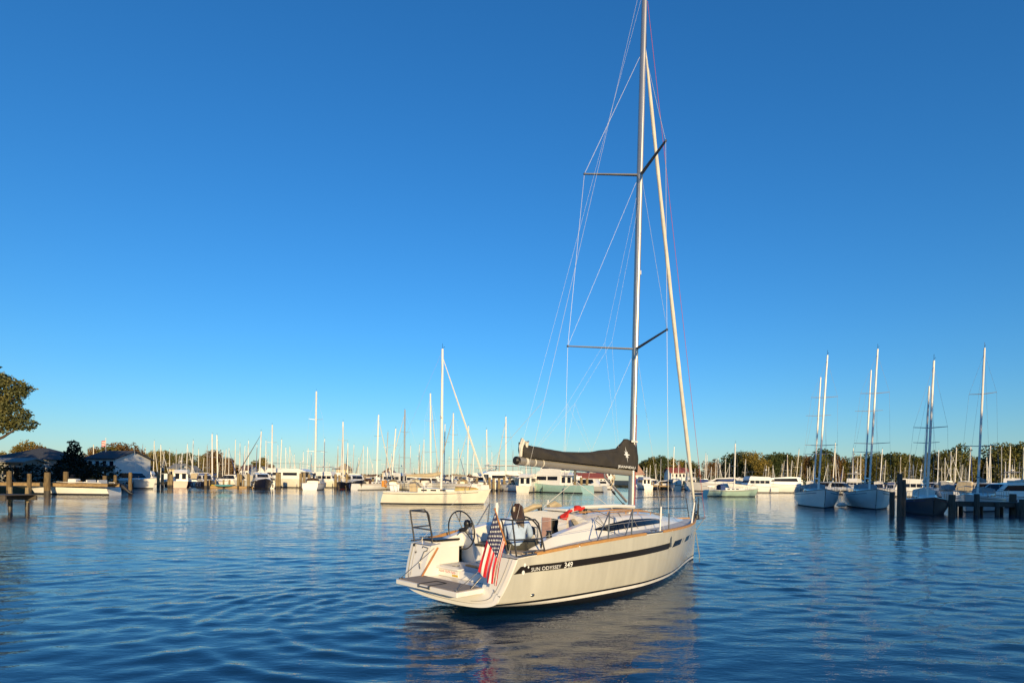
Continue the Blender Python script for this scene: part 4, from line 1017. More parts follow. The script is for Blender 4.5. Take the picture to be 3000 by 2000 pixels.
def motorboat(name, kind, u, d, yaw, L, label, group=None, top=WHITE, bottom=BLUEBOTTOM, canvas=None, cat='motor boat'):
    x, y, _ = at(u, d); root = empty(name, (x, y, 0), R(yaw), 0, label, cat, group)
    B = .32 * L; F = .10 * L + .15
    if kind == 'sportfisher': F = .085 * L; bow = .10 * L
    elif kind == 'trawler': F = .12 * L; bow = .08 * L
    elif kind == 'console': F = .075 * L + .1; bow = .05 * L; B = .3 * L
    else: bow = .06 * L
    put_hull(root, L, B, F, top, bottom, bow=bow, trans=.88, rake=.10, stripe=.16, trake=-.02, fore=2.4)
    h = B * .40
    if kind != 'console' and d < 135:
        for sg in (-1, 1):
            for X in (-.28, .02, .22):
                yb = B * .5 * (1.0 if X < .2 else .90); m = MB(); m.path([(X * L, sg * yb, .22), (X * L, sg * (yb + .10), .32), (X * L, sg * (yb + .10), .72), (X * L, sg * yb, .86), (X * L, sg * yb * .97, F + .1)], [.03, .13, .13, .04, .012], 6); m.build('fender', random.choice((WHITE, BLUECANVAS, BLACK)), root)
        m = MB(); m.tube((-.12 * L, h * .7, F + .5), (-.20 * L, h * .8, F + 5.2), .022, .012, 4); m.build('antenna', WHITE, root)
    if kind == 'cruiser':
        house(root, 'deckhouse', [(-.30 * L, F), (.34 * L, F + bow * .3), (.20 * L, F + .42 + .02 * L), (.08 * L, F + 1.0 + .04 * L), (-.16 * L, F + 1.1 + .05 * L), (-.30 * L, F + 1.0 + .05 * L)], h, WHITE, .8)
        m = MB(); m.prism([(-.27 * L, F + .55), (.14 * L, F + .62), (.06 * L, F + .95 + .03 * L), (-.24 * L, F + .9 + .04 * L)], 1, -h * .915, h * .915); m.build('side_glass', TINT, root, smooth=False)
        m = MB(); m.add([(.215 * L, -h * .7, F + .5), (.215 * L, h * .7, F + .5), (.095 * L, h * .66, F + .97 + .04 * L), (.095 * L, -h * .66, F + .97 + .04 * L)], [(0, 1, 2, 3)]); m.build('windscreen', TINT, root, smooth=False)
        m = MB()
        for sg in (-1, 1): m.path([(-.22 * L, sg * h * .85, F + 1.0), (-.28 * L, sg * h * .8, F + 1.75), (-.30 * L, 0, F + 1.85)], .07, 5)
        m.build('radar_arch', WHITE, root)
        if canvas: house(root, 'canopy', [(-.44 * L, F + .3), (-.20 * L, F + .6), (-.16 * L, F + 1.75), (-.36 * L, F + 1.7)], h * .95, canvas, .85)
        rails(root, [(.08 * L, h * 1.05, F + bow * .3 + .6), (.28 * L, h * .9, F + bow * .5 + .62), (.52 * L, 0, F + bow + .6), (.28 * L, -h * .9, F + bow * .5 + .62), (.08 * L, -h * 1.05, F + bow * .3 + .6)])
    elif kind == 'express':
        house(root, 'deckhouse', [(-.34 * L, F), (.38 * L, F + bow * .4), (.22 * L, F + .55), (-.34 * L, F + .5)], h, WHITE, .85)
        m = MB(); m.prism([(-.10 * L, F + .5), (.16 * L, F + .55), (.02 * L, F + 1.35), (-.22 * L, F + 1.4), (-.26 * L, F + .9)], 1, -h * .8, h * .8); m.build('windscreen', TINT, root, smooth=False)
        house(root, 'hardtop', [(-.30 * L, F + 1.40), (.02 * L, F + 1.38), (-.02 * L, F + 1.54), (-.30 * L, F + 1.56)], h * .86, WHITE, .95)
        m = MB(); m.prism([(-.34 * L, F + .45), (-.28 * L, F + .45), (-.24 * L, F + 1.4), (-.29 * L, F + 1.4)], 1, -h * .86, h * .86); m.build('hardtop_leg', WHITE, root, smooth=False)
        for sg in (-1, 1):
            m = MB(); yy = B * .49 * sg; m.add([(-.05 * L, yy, F * .62), (.18 * L, yy * .99, F * .62), (.22 * L, yy * .97, F * .86), (-.02 * L, yy * 1.0, F * .86)], [(0, 1, 2, 3)]); m.build('hull_window', TINT, root, smooth=False)
        rails(root, [(.06 * L, h * 1.0, F + bow * .3 + .6), (.30 * L, h * .85, F + bow * .5 + .62), (.52 * L, 0, F + bow + .6), (.30 * L, -h * .85, F + bow * .5 + .62), (.06 * L, -h * 1.0, F + bow * .3 + .6)])
    elif kind in ('trawler', 'flybridge', 'sportfisher'):
        z1 = F + (1.55 if kind != 'sportfisher' else 1.75)
        a0, a1 = (-.32, .16) if kind == 'trawler' else (-.20, .14) if kind == 'sportfisher' else (-.30, .18)
        hs = house(root, 'deckhouse', [(a0 * L, F), (a1 * L + .08 * L, F), (a1 * L, z1), (a0 * L, z1)], h, WHITE, .93)
        windows(hs, (a0 + .03) * L, (a1 - .0) * L, 4 if kind == 'trawler' else 2, h * .955, F + .75, z1 - .18)
        for k in range(3):
            m = MB(); yy = (k - 1) * h * .58; t_ = (z1 - F - .85) / (z1 - F); m.box(((a1 + .08 * (1 - .72)) * L + .03, yy, F + .72 * (z1 - F)), (.03, h * .5, .50), rot=(0, R(-math.degrees(math.atan(.08 * L / (z1 - F)))), 0)); m.build('window', TINT, hs, smooth=False)
        for k in range(2):
            m = MB(); m.box((a0 * L - .012, (k - .5) * h * .9, F + .95), (.022, h * .55, 1.0)); m.build('window', TINT, hs, smooth=False)
        house(root, 'flybridge', [((a0 - .08) * L, z1 + .01), ((a1 + .02) * L, z1 + .01), ((a1 - .02) * L, z1 + .75), ((a0 + .02) * L, z1 + .62), ((a0 - .08) * L, z1 + .1)], h * .92, WHITE, .96)
        if kind == 'sportfisher':
            up = house(root, 'upper_helm', [((a0 + .02) * L, z1 + .63), (a1 * L - .03 * L, z1 + .7), ((a1 - .06) * L, z1 + 1.75), ((a0 + .02) * L, z1 + 1.75)], h * .78, WHITE, .95)
            windows(up, (a0 + .05) * L, (a1 - .06) * L, 2, h * .75, z1 + 1.0, z1 + 1.55)
            for k in range(2):
                m = MB(); m.box(((a0 + .02) * L - .012, (k - .5) * h * .75, z1 + 1.22), (.022, h * .5, .62)); m.build('window', TINT, up, smooth=False)
            house(root, 'hardtop', [((a0 - .03) * L, z1 + 1.76), (a1 * L, z1 + 1.76), ((a1 - .02) * L, z1 + 1.9), ((a0 - .03) * L, z1 + 1.88)], h * .86, WHITE, .95)
            m = MB()
            for sg in (-1, 1): m.path([(a0 * L, sg * h * .9, z1), (a0 * L - .08 * L, sg * h * 1.2, z1 + 5.0)], [.03, .012], 4)
            m.build('outrigger', WHITE, root)
        else:
            if canvas: house(root, 'bimini_top', [((a0) * L, z1 + 1.75), ((a1 - .04) * L, z1 + 1.75), ((a1 - .06) * L, z1 + 1.88), ((a0 + .02) * L, z1 + 1.9)], h * .9, canvas, .9)
            m = MB()
            xa, xb, yy, zt = (a0 + .02) * L, (a1 - .06) * L, h * .8, z1 + 1.74
            m.path([(xa, -yy, z1 + .5), (xa, -yy, zt), (xa, yy, zt), (xa, yy, z1 + .5), (xa, yy, zt), (xb, yy, zt), (xb, yy, z1 + .5), (xb, yy, zt), (xb, -yy, zt), (xb, -yy, z1 + .5)], .025, 4)
            m.build('bimini_frame', STEEL, root)
            m = MB(); m.tube((a0 * L + .5, 0, z1 + .6), (a0 * L + .3, 0, z1 + 3.2), .05, .03, 5); m.ball((a0 * L + .45, 0, z1 + 2.2), (.25, .25, .16), 8, 5); m.build('signal_mast', WHITE, root)
        rails(root, [(.10 * L, h * 1.05, F + bow * .2 + .7), (.28 * L, h * .9, F + bow * .5 + .72), (.52 * L, 0, F + bow + .7), (.28 * L, -h * .9, F + bow * .5 + .72), (.10 * L, -h * 1.05, F + bow * .2 + .7)])
    elif kind == 'console':
        m = MB(); m.rbox((.02 * L, 0, F + .45), (.9, .9, 1.1), .1); m.build('console', WHITE, root)
        m = MB(); m.add([(.06 * L, -.4, F + .95), (.06 * L, .4, F + .95), (.03 * L, .36, F + 1.5), (.03 * L, -.36, F + 1.5)], [(0, 1, 2, 3)]); m.build('windscreen', TINT, root, smooth=False)
        for X in (-.16, -.30):
            m = MB(); m.rbox((X * L, 0, F + .25), (.6, 1.5, .45), .08); m.rbox((X * L - .3, 0, F + .65), (.14, 1.5, .5), .05); m.build('seat', WHITE, root)
        m = MB()
        for sg in (-1, 1):
            m.path([(-.42 * L, sg * B * .42, F), (-.40 * L, sg * B * .42, F + .6), (-.05 * L, sg * B * .44, F + .62), (.18 * L, sg * B * .38, F + .66), (.20 * L, sg * B * .36, F)], .045, 5)
        m.build('side_rail', WHITE, root)
        m = MB(); m.path([(-.48 * L, 0, F + .2), (-.54 * L, 0, F + .25)], .12, 6); m.path([(-.53 * L, 0, F + .45), (-.60 * L, 0, F + .15), (-.68 * L, 0, -.0 + .28), (-.72 * L, 0, .12)], [.2, .24, .13, .09], 8); m.build('outboard_motor', BLACK, root)
        house(root, 'cuddy', [(.12 * L, F), (.40 * L, F + bow * .4), (.30 * L, F + .3), (.16 * L, F + .42)], B * .33, WHITE, .8)
    return root

# ---- the moored white yacht behind the stern of the foreground yacht
cream = sailboat('sailboat', 1292, 1475, 1292, 1022, 1293, 53, 3, 9.2, '', 'tan', 'cream sailboat moored broadside beyond the stern, its white genoa furled and tan mainsail cover', hullmat=CREAM, mastmat=MASTW, spreaders=1, genoa='white', F=1.0)
m = MB(); n_ = 20; m.path([(-4.35 + .05 * math.sin(i), .55 + .30 * math.cos(R(20 + 320 * i / n_)), 1.75 + .30 * math.sin(R(20 + 320 * i / n_))) for i in range(n_ + 1)], .075, 7); m.build('lifebuoy', mat('orange_foam', (.70, .27, .03), .6), cream)
m = MB(); m.path([(-4.35, -.9, 1.5), (-4.35, -.9, 2.05)], .13, 8); m.build('lifebuoy_case', mat('orange_foam', (.70, .27, .03), .6), cream)
m = MB()
for X in (-2.6, -2.0, -1.3): m.path([(X, -1.0, 1.05), (X - .1, -.8, 1.9), (X - .1, .8, 1.9), (X, 1.0, 1.05)], .025, 5)
m.build('cockpit_frame', STEEL, cream)
x, y, _ = at(1368, 53); yd = empty('upturned_dinghy', (x, y, 1.16), R(3), 0, 'yellow dinghy upturned on the foredeck of the cream sailboat', 'dinghy')
m = MB(); m.loft([[(-1.05 + 2.1 * i / 10, w_ * math.cos(R(a)), hh * math.sin(R(a)) * (1 - .35 * (i / 10) ** 2)) for a in range(0, 181, 20)] for i in range(11) for w_, hh in [(.55 * (1 - (i / 10) ** 3 * .75), .42)]]); m.build('hull', mat('yellow_gelcoat', (.62, .47, .16), .4), yd)
m = MB(); m.path([(-1.0, 0, .44), (0, 0, .42), (.9, 0, .30)], .03, 5); m.build('keel_strip', WOOD, yd)
# ---- two white ketches bow-on at the right, navy sloop and its neighbour
sailboat('ketch', 2398, 1484, 2420, 1040, 2397, 58, 248, 12.5, '', None, 'white two-masted ketch moored bow-on, left one of the pair at right', spreaders=2, mizzen=(2401, 1105, 2384), hullmat=WHITE, group='white ketches moored side by side', mastmat=MASTW, F=1.25)
sailboat('ketch', 2545, 1488, 2567, 1022, 2546, 56.5, 244, 13, '', None, 'white two-masted ketch moored bow-on against the double dark pile', spreaders=2, mizzen=(2550, 1084, 2534), hullmat=WHITE, group='white ketches moored side by side', mastmat=MASTW, F=1.3)
sailboat('ketch', 2718, 1508, 2732, 1056, 2716, 46, 240, 9.5, '', 'white', 'navy hulled two-masted boat lying bow-on between the dark piles at right', spreaders=1, mizzen=(2736, 1130, 2723), hullmat=NAVY, mastmat=MASTW, F=1.0)
sailboat('sailboat', 2864, 1494, 2880, 1019, 2864, 52, 222, 10.5, '', 'grey', 'tall-masted white sailboat behind the dark pier at far right', spreaders=2, hullmat=GREYH, mastmat=MASTW)
sailboat('sailboat', 2153, 1453, 2153, 1299, 2151, 92, 10, 8.6, '', 'blue', 'pale green sailboat at anchor in front of the right-hand marina', spreaders=1, hullmat=SEAGREEN, mastmat=MASTW, genoa=None)

ANCH_L = [(400, 'the white express cruiser'), (535, 'the maroon motor boat'), (603, 'the navy cruiser with blue canopy'), (767, 'the black cruiser'), (924, 'the tallest left mast'), (1043, 'the navy boat with white canvas'), (1292, "the cream sailboat's mast"), (1560, 'the boom end')]
ANCH_R = [(1850, 'the main mast'), (2030, 'the foot of the furled genoa'), (2153, 'the pale green sailboat'), (2275, 'the large shaded motor yacht'), (2410, 'the left ketch'), (2556, 'the second ketch'), (2732, 'the navy boat'), (2872, 'the tall-masted boat at far right')]
# ---- motor boats
motorboat('centre_console_boat', 'console', 222, 66, 180, 9.0, 'open white motor boat with tilted black outboard tied behind the left dock')
motorboat('motor_yacht', 'express', 395, 100, -28, 10.5, 'white express cruiser with dark windscreen and hull window beyond the left dock')
motorboat('motor_boat', 'trawler', 535, 112, away(535) - 6, 9.5, 'white cabin motor boat with dark red lower hull, stern towards the camera', bottom=REDBOTTOM, top=mat('maroon_paint', (.13, .025, .02), .3))
motorboat('motor_boat', 'cruiser', 603, 114, away(603) + 190, 8.5, 'navy hulled cruiser under a blue canopy right of the maroon motor boat', top=NAVY, canvas=BLUECANVAS)
motorboat('motor_boat', 'cruiser', 767, 112, away(767) + 186, 11, 'black hulled cruiser pointing its bow at the camera in front of a wrapped yacht', top=NAVY)
motorboat('motor_yacht', 'flybridge', 832, 124, 170, 16, 'large cream motor yacht lying broadside behind piles in the left marina', top=CREAM)
motorboat('motor_boat', 'cruiser', 1043, 112, away(1043) + 190, 10.5, 'navy hulled motor boat with white canvas over its deckhouse, bow-on', top=NAVY, canvas=SAILCLOTH)
motorboat('motor_yacht', 'flybridge', 1486, 118, 20, 15, 'white motor yacht with two radar domes behind the row of piles', canvas=SAILCLOTH)
motorboat('motor_boat', 'trawler', 1550, 106, away(1550) - 14, 9, 'small white cabin boat showing a cream stern beside the aqua sportfisher', top=CREAM)
motorboat('sport_fishing_boat', 'sportfisher', 1617, 106, 141, 15.5, 'tall white sport fishing boat with aqua hull under the black sail cover', top=AQUA)
motorboat('motor_boat', 'express', 1712, 116, 150, 9, 'grey and white cabin boat moored right of the aqua sportfisher', top=GREYH)
motorboat('motor_yacht', 'cruiser', 2113, 139, 155, 14, 'white motor yacht behind the pale green sailboat', canvas=SAILCLOTH)
motorboat('motor_boat', 'trawler', 2208, 128, 190, 10.5, 'sunlit white trawler moored left of the large shaded motor yacht')
motorboat('motor_yacht', 'cruiser', 2275, 132, 172, 15.5, 'large white motor yacht with dark windows below the golden tree')
motorboat('motor_boat', 'trawler', 2655, 104, 150, 8, 'sunlit white motor boat behind the second ketch')
motorboat('motor_boat', 'cruiser', 2940, 62, 188, 9, 'white motor boat under a sunlit pale canvas cover at far right', canvas=SAILCLOTH)
motorboat('motor_boat', 'trawler', 2022, 150, 80, 9, 'white cabin boat in front of the red-roofed house', canvas=SAILCLOTH)
motorboat('motor_boat', 'express', 1240, 121, 200, 10, 'white hardtop boat moored behind the cream sailboat', top=WHITE)
motorboat('motor_boat', 'flybridge', 1415, 126, 170, 11, 'white flybridge boat at the left end of the pile row', canvas=SAILCLOTH)
motorboat('motor_boat', 'trawler', 1885, 158, 95, 9, 'white cabin boat seen between the mast and the furled genoa', top=CREAM)
FILL = [(432, 150), (486, 150), (548, 160), (580, 150), (662, 146), (690, 150), (735, 150), (868, 150), (900, 140), (958, 128), (985, 150), (1078, 130), (1108, 150), (1150, 128), (1180, 150), (1215, 140), (1290, 135), (1335, 128), (1365, 150), (1440, 145), (1530, 140), (1640, 150), (1690, 140), (1760, 150),
        (1868, 170), (1915, 165), (1945, 160), (1985, 158), (2060, 150), (2085, 156), (2135, 150), (2180, 148), (2238, 150), (2335, 140), (2375, 128), (2432, 132), (2470, 120), (2500, 130), (2575, 118), (2610, 128), (2690, 112), (2725, 120), (2760, 105), (2800, 112), (2838, 100), (2880, 108), (2915, 96), (2965, 100), (2992, 92)]
cnt = {}
for u, d in FILL:
    an = ANCH_L if u < 1800 else ANCH_R; k = max([a for a in range(len(an)) if an[a][0] <= u] or [0]); cnt[an[k][1]] = cnt.get(an[k][1], 0) + 1
    cv = random.choice(('blue', 'tan', 'white', 'grey', None)); kd = random.choice(('cruiser', 'cruiser', 'cruiser', 'trawler', 'express', 'express'))
    motorboat('motor_boat', kd, u, d, away(u) + random.choice((0, 180, 8, 190, 60, 240)) + random.uniform(-12, 12), random.uniform(6.5, 10),
              'white %s motor boat, %s one right of %s' % ({'cruiser': 'cabin', 'trawler': 'wheelhouse', 'flybridge': 'flybridge', 'express': 'hardtop'}[kd], ordinal(cnt[an[k][1]]), an[k][1]), 'motor boats berthed among the masts', top=random.choice((WHITE, WHITE, CREAM, CREAM, NAVY, GREYH)), canvas=CV[cv] if cv else None)
# inflatable dinghy
x, y, _ = at(2053, 96); dg = empty('inflatable_dinghy', (x, y, 0), R(4), 0, 'small grey inflatable dinghy with outboard lying left of the pale green sailboat', 'dinghy')
m = MB(); m.path([(-1.3, -.55, .24), (.5, -.58, .26), (1.05, -.35, .34), (1.25, 0, .38), (1.05, .35, .34), (.5, .58, .26), (-1.3, .55, .24)], [.16, .2, .2, .2, .2, .2, .16], 8); m.build('tube', GREYPANEL, dg)
m = MB(); m.rbox((-.15, 0, .14), (2.0, .9, .06), .02); m.build('floor', GREYPANEL, dg)
m = MB(); m.rbox((-1.25, 0, .72), (.28, .24, .42), .06); m.tube((-1.25, 0, .5), (-1.3, 0, -.1), .06); m.build('outboard_motor', BLACK, dg)
# kayaks on the floating dock in the left marina
for k, (u, d, colr, lb) in enumerate(((640, 110, mat('yellow_plastic', (.60, .42, .04), .5), 'yellow kayak on the floating dock left of the black cruiser'), (655, 108, TEAL, 'teal kayak lying beside the yellow one on the floating dock'))):
    x, y, _ = at(u, d); m = MB(); m.path([(-1.7, 0, .52), (-1.2, 0, .44), (0, 0, .40), (1.2, 0, .44), (1.7, 0, .52)], [.03, .22, .32, .22, .03], 8, ell=.6); o = m.build('kayak', colr); o.location = (x, y, .08); o.rotation_euler = (0, 0, R(10)); tag(o, lb, 'kayak')
# white floating mooring buoy-shaped inflatable between the ketches
x, y, _ = at(2467, 56); m = MB(); m.path([(-.5, 0, .2), (-.2, 0, .24), (.3, .1, .22), (.55, .1, .16)], [.06, .22, .2, .05], 8); o = m.build('mooring_buoy', WHITE); o.location = (x, y, 0); tag(o, 'white float lying on the water between the two ketches', 'buoy')

# ---- the forest of masts: (masthead u, v, foot u)
MASTS_L = [(417, 1303, 415), (451, 1291, 449), (470, 1302, 471), (480, 1322, 480), (516, 1318, 515), (533, 1325, 531), (565, 1290, 563), (581, 1315, 582), (606, 1304, 607), (620, 1271, 622), (634, 1274, 638), (652, 1318, 652), (670, 1312, 670), (689, 1288, 687), (702, 1298, 703), (717, 1305, 714), (727, 1290, 727), (764, 1263, 759), (778, 1290, 778), (796, 1244, 796), (813, 1303, 814), (824, 1287, 820), (879, 1352, 879), (911, 1325, 911), (924, 1146, 923), (950, 1285, 946), (965, 1357, 965), (989, 1306, 991), (1003, 1235, 1005), (1018, 1297, 1018), (1036, 1302, 1032), (1064, 1305, 1063), (1107, 1215, 1103), (1135, 1265, 1129), (1158, 1255, 1147), (1184, 1200, 1184), (1202, 1305, 1201), (1241, 1287, 1241), (1258, 1152, 1262), (1302, 1242, 1300), (1326, 1210, 1325), (1371, 1247, 1368), (1411, 1338, 1411), (1424, 1258, 1427), (1480, 1220, 1482), (1502, 1320, 1502), (1541, 1330, 1543)]
MASTS_R = [(1895, 1369, 1895), (1886, 1366, 1886), (1936, 1343, 1934), (1974, 1308, 1971), (1988, 1352, 1987), (2051, 1372, 2051), (2067, 1327, 2064), (2071, 1332, 2069), (2097, 1345, 2096), (2103, 1341, 2101), (2109, 1356, 2109), (2125, 1345, 2124), (2137, 1356, 2135), (2264, 1362, 2264), (2297, 1348, 2292), (2291, 1358, 2290), (2320, 1348, 2315), (2340, 1315, 2331), (2348, 1355, 2345), (2366, 1370, 2366), (2372, 1366, 2372), (2425, 1355, 2424), (2446, 1297, 2439), (2499, 1312, 2497), (2521, 1327, 2521), (2584, 1315, 2577), (2638, 1338, 2636), (2651, 1368, 2651), (2676, 1360, 2674), (2749, 1318, 2746), (2768, 1340, 2768), (2785, 1322, 2785), (2801, 1310, 2798), (2795, 1368, 2795), (2843, 1308, 2837), (2829, 1368, 2829), (2901, 1304, 2895), (2933, 1308, 2934), (2959, 1306, 2957), (2971, 1366, 2971), (2998, 1310, 2998)]
SPECIAL = {924: ('white sailboat showing its wide rounded stern under the tallest mast of the left marina', 108, away(924) - 8, 10.5, 'brown', None),
           1107: ('sailboat with pale furled genoa just right of the navy boat with white canvas', 112, 60, 10, 'brown', 'white'),
           1258: ('sailboat with thick white mast and radar close left of the cream sailboat', 118, 80, 13, 'brown', 'white'),
           764: ('sailboat with thick mast and a dark furled genoa behind the black cruiser', 126, 200, 10.5, 'blue', 'brown')}
covn = ['blue', 'tan', 'white', 'dark green', 'brown', 'grey']
rm_ = random.Random(21)
MASTS_L += [(u, rm_.uniform(1300, 1368), u + rm_.uniform(-5, 3)) for u in [425, 440, 496, 507, 525, 548, 597, 641, 662, 708, 738, 752, 786, 806, 836, 848, 862, 888, 902, 936, 958, 975, 1026, 1050, 1076, 1092, 1122, 1146, 1170, 1212, 1228, 1248, 1279, 1315, 1342, 1356, 1388, 1440, 1462, 1520, 1556]]
MASTS_R += [(u, rm_.uniform(1328, 1372), u + rm_.uniform(-6, 2)) for u in [1905, 1921, 1958, 2008, 2036, 2084, 2184, 2252, 2306, 2384, 2470, 2512, 2594, 2665, 2758, 2818, 2890, 2945]]
def fleet(lst, anchors, dmin, dmax, side):
    lst = sorted(lst, key=lambda q: q[0]); count = {}
    for i, (ut, vt, ub) in enumerate(lst):
        hz = hor_at(ut)
        if ut in SPECIAL: lb, d, yaw, L, cv, gn = SPECIAL[ut]; sp = 2
        else:
            want = random.uniform(10.5, 14.5); d = min(dmax, max(dmin, (want - CAM_H) * FPX / (hz - vt)))
            H = CAM_H + (hz - vt) * d / FPX; L = min(12.5, max(5.5, H * random.uniform(.74, .84)))
            yaw = away(ut) + random.choice((0, 180, 180, 12, 190, 160, 35, 215)) + random.uniform(-8, 8)
            cv = random.choice(covn); gn = random.choice((None, 'white', 'white', 'blue', 'tan', None)); sp = 1 if H < 12 else 2
            k = max([a for a in range(len(anchors)) if anchors[a][0] <= ut] or [0]); count[k] = count.get(k, 0) + 1
            n = count[k]
            lb = 'sailboat with %s boom cover, %s mast right of %s' % (cv, ordinal(n), anchors[k][1])
        hm = random.choice((WHITE, WHITE, WHITE, CREAM, NAVY, GREYH))
        if ut in (924,): hm = WHITE
        sailboat('sailboat', ub, 0, ut, vt, ub, d, yaw, L, random.choice(('red', '', '')), cv, lb, 'sailboats berthed in the %s marina' % side, hullmat=hm, mastmat=MASTG if ut in (581, 606, 778, 1018, 1502) else MASTW if ut in SPECIAL else random.choice((MASTW, MASTW, MASTW, CREAM, MASTG)), spreaders=sp, genoa=gn, detail=1 if d < 135 else 0, B=4.3 if ut == 924 else None)
fleet(MASTS_L, ANCH_L, 116, 190, 'left')
fleet(MASTS_R, ANCH_R, 100, 168, 'right')

# ------------------------------------------------------------------ trees
def crown_mesh(name, lobes, n, leaf, mt, seed, spread=1.0):
    """a crown of many small leaf clumps spread through several uneven lobes, thinner towards their edges"""
    g = np.random.default_rng(seed); P = []
    tot = sum(l[3] * l[4] * l[5] for l in lobes)
    for (x, y, z, a, b_, c) in lobes:
        k = int(n * (a * b_ * c / tot) ** .8 * (len(lobes) ** -.2)) + 8
        d = g.normal(size=(k, 3)); d /= np.linalg.norm(d, axis=1)[:, None]
        rad = (.45 + .55 * g.random(k) ** .5) * (1 + .16 * np.sin(d[:, 0] * 5 + seed) * np.cos(d[:, 2] * 6 + seed) + g.normal(0, .07, k))
        P.append(np.array([x, y, z]) + d * rad[:, None] * np.array([a, b_, c]) * spread)
    P = np.concatenate(P); k = len(P)
    u = g.normal(size=(k, 3)); u /= np.linalg.norm(u, axis=1)[:, None]
    v = np.cross(u, g.normal(size=(k, 3))); v /= np.linalg.norm(v, axis=1)[:, None]
    s = leaf * (.6 + .8 * g.random(k))[:, None]
    V = np.stack([P + u * s, P + v * s * .6, P - u * s, P - v * s * .6], 1).reshape(-1, 3)
    me = bpy.data.meshes.new(name)
    me.from_pydata(V.tolist(), [], np.arange(4 * k).reshape(-1, 4).tolist()); me.materials.append(mt); me.update(); return me
def trunk_mesh(name, h, r, tips, seed):
    m = MB(); rd = random.Random(seed)
    m.path([(0, 0, -.4), (rd.uniform(-.1, .1), rd.uniform(-.1, .1), h * .35), (rd.uniform(-.25, .25), rd.uniform(-.25, .25), h * .7)], [r * 1.25, r, r * .7], 8)
    for t in tips:
        b = Vector((rd.uniform(-.15, .15), rd.uniform(-.15, .15), h * rd.uniform(.35, .68))); t = Vector(t)
        m.path([b, b.lerp(t, .5) + Vector((0, 0, -.1 * h * .3)), t], [r * .5, r * .34, r * .10], 6)
    return m.mesh(name, BARK)
OLIVE = leaf_mat('olive_leaves', (.17, .14, .028), (.10, .105, .024), (.25, .19, .04))
GREEN = leaf_mat('dark_green_leaves', (.075, .095, .028), (.050, .070, .022), (.14, .14, .035))
GOLD = leaf_mat('golden_leaves', (.30, .20, .035), (.18, .14, .028), (.38, .26, .05))
RUST = leaf_mat('rusty_leaves', (.24, .12, .038), (.14, .085, .030), (.30, .17, .05))
NEEDLE = leaf_mat('evergreen_needles', (.012, .020, .010), (.008, .014, .008), (.022, .030, .014))
KINDS = {'olive': OLIVE, 'dark green': GREEN, 'golden': GOLD, 'rusty': RUST}
def round_lobes(seed, H, W):
    g = random.Random(seed); L_ = []
    for k in range(11):
        a = g.uniform(0, 6.28); rr = g.uniform(.15, .62) * W * .5; z = H * g.uniform(.36, .86)
        s = W * g.uniform(.20, .30) * (1.15 - .5 * abs(z / H - .6))
        L_.append((rr * math.cos(a), rr * math.sin(a), z, s, s, s * g.uniform(.65, .9)))
    L_.append((0, 0, H * .62, W * .34, W * .34, H * .26)); L_.append((g.uniform(-.1, .1) * W, 0, H * .9, W * .2, W * .2, H * .09))
    L_.append((0, 0, H * .30, W * .33, W * .33, H * .16))
    return L_
PROTO = {}
for kn, mt in KINDS.items():
    for j in range(3):
        lb = round_lobes(j * 17 + len(kn) * 5, 10, 8.2)
        PROTO[kn, j] = (crown_mesh('crown', lb, 4200, .25, mt, 10 * j + len(kn)), trunk_mesh('trunk', 10, .24, [(l[0] * .8, l[1] * .8, l[2]) for l in lb[:6]], j))
def plant_tree(u, vt, d, kind, j, label, group, w=1.0, name='tree', xyz=None, H=None):
    if xyz: x, y = xyz
    else: x, y, _ = at(u, d); H = (zpx(u, vt, d) - .75) * 1.07
    s = H / 9.75
    root = empty(name, (x, y, .75), random.uniform(0, 6.28), 0, label, 'tree', group); root.scale = (s * w, s * w, s)
    for nm, me in (('crown', PROTO[kind, j][0]), ('trunk', PROTO[kind, j][1])):
        o = bpy.data.objects.new(nm, me); COL.objects.link(o); o.parent = root
    return root
RT = [(1872, 1368, 'rusty', 210), (1893, 1352, 'olive', 205), (1915, 1343, 'olive', 200), (1942, 1342, 'dark green', 200), (1972, 1350, 'golden', 205), (1998, 1352, 'olive', 210), (2024, 1356, 'olive', 205), (2046, 1376, 'rusty', 190),
      (2074, 1356, 'rusty', 188), (2098, 1349, 'rusty', 190), (2122, 1352, 'olive', 192), (2150, 1334, 'dark green', 185), (2175, 1327, 'olive', 182), (2203, 1333, 'golden', 178), (2228, 1352, 'golden', 172), (2242, 1378, 'golden', 170), (2262, 1340, 'dark green', 186), (2284, 1334, 'dark green', 188), (2310, 1335, 'dark green', 188),
      (2338, 1340, 'olive', 185), (2366, 1341, 'rusty', 185), (2396, 1334, 'olive', 182), (2419, 1324, 'dark green', 185), (2448, 1340, 'rusty', 182), (2478, 1345, 'olive', 182), (2508, 1342, 'golden', 180), (2540, 1331, 'olive', 182), (2572, 1333, 'olive', 178), (2604, 1335, 'dark green', 180), (2640, 1334, 'olive', 178), (2672, 1339, 'dark green', 178), (2702, 1345, 'olive', 176), (2732, 1336, 'dark green', 178),
      (2764, 1328, 'olive', 176), (2796, 1315, 'dark green', 178), (2826, 1330, 'olive', 176), (2858, 1350, 'golden', 178), (2888, 1346, 'olive', 178), (2918, 1328, 'dark green', 174), (2950, 1306, 'olive', 172), (2985, 1312, 'dark green', 172), (3020, 1308, 'olive', 172), (3060, 1315, 'dark green', 172)]
def ordl(seq, anchors, what):
    cnt = {}; out = []
    for it in seq:
        k = max([a for a in range(len(anchors)) if anchors[a][0] <= it[0]] or [0]); cnt[k] = cnt.get(k, 0) + 1
        out.append(what % (it[2], ordinal(cnt[k]), anchors[k][1]))
    return out
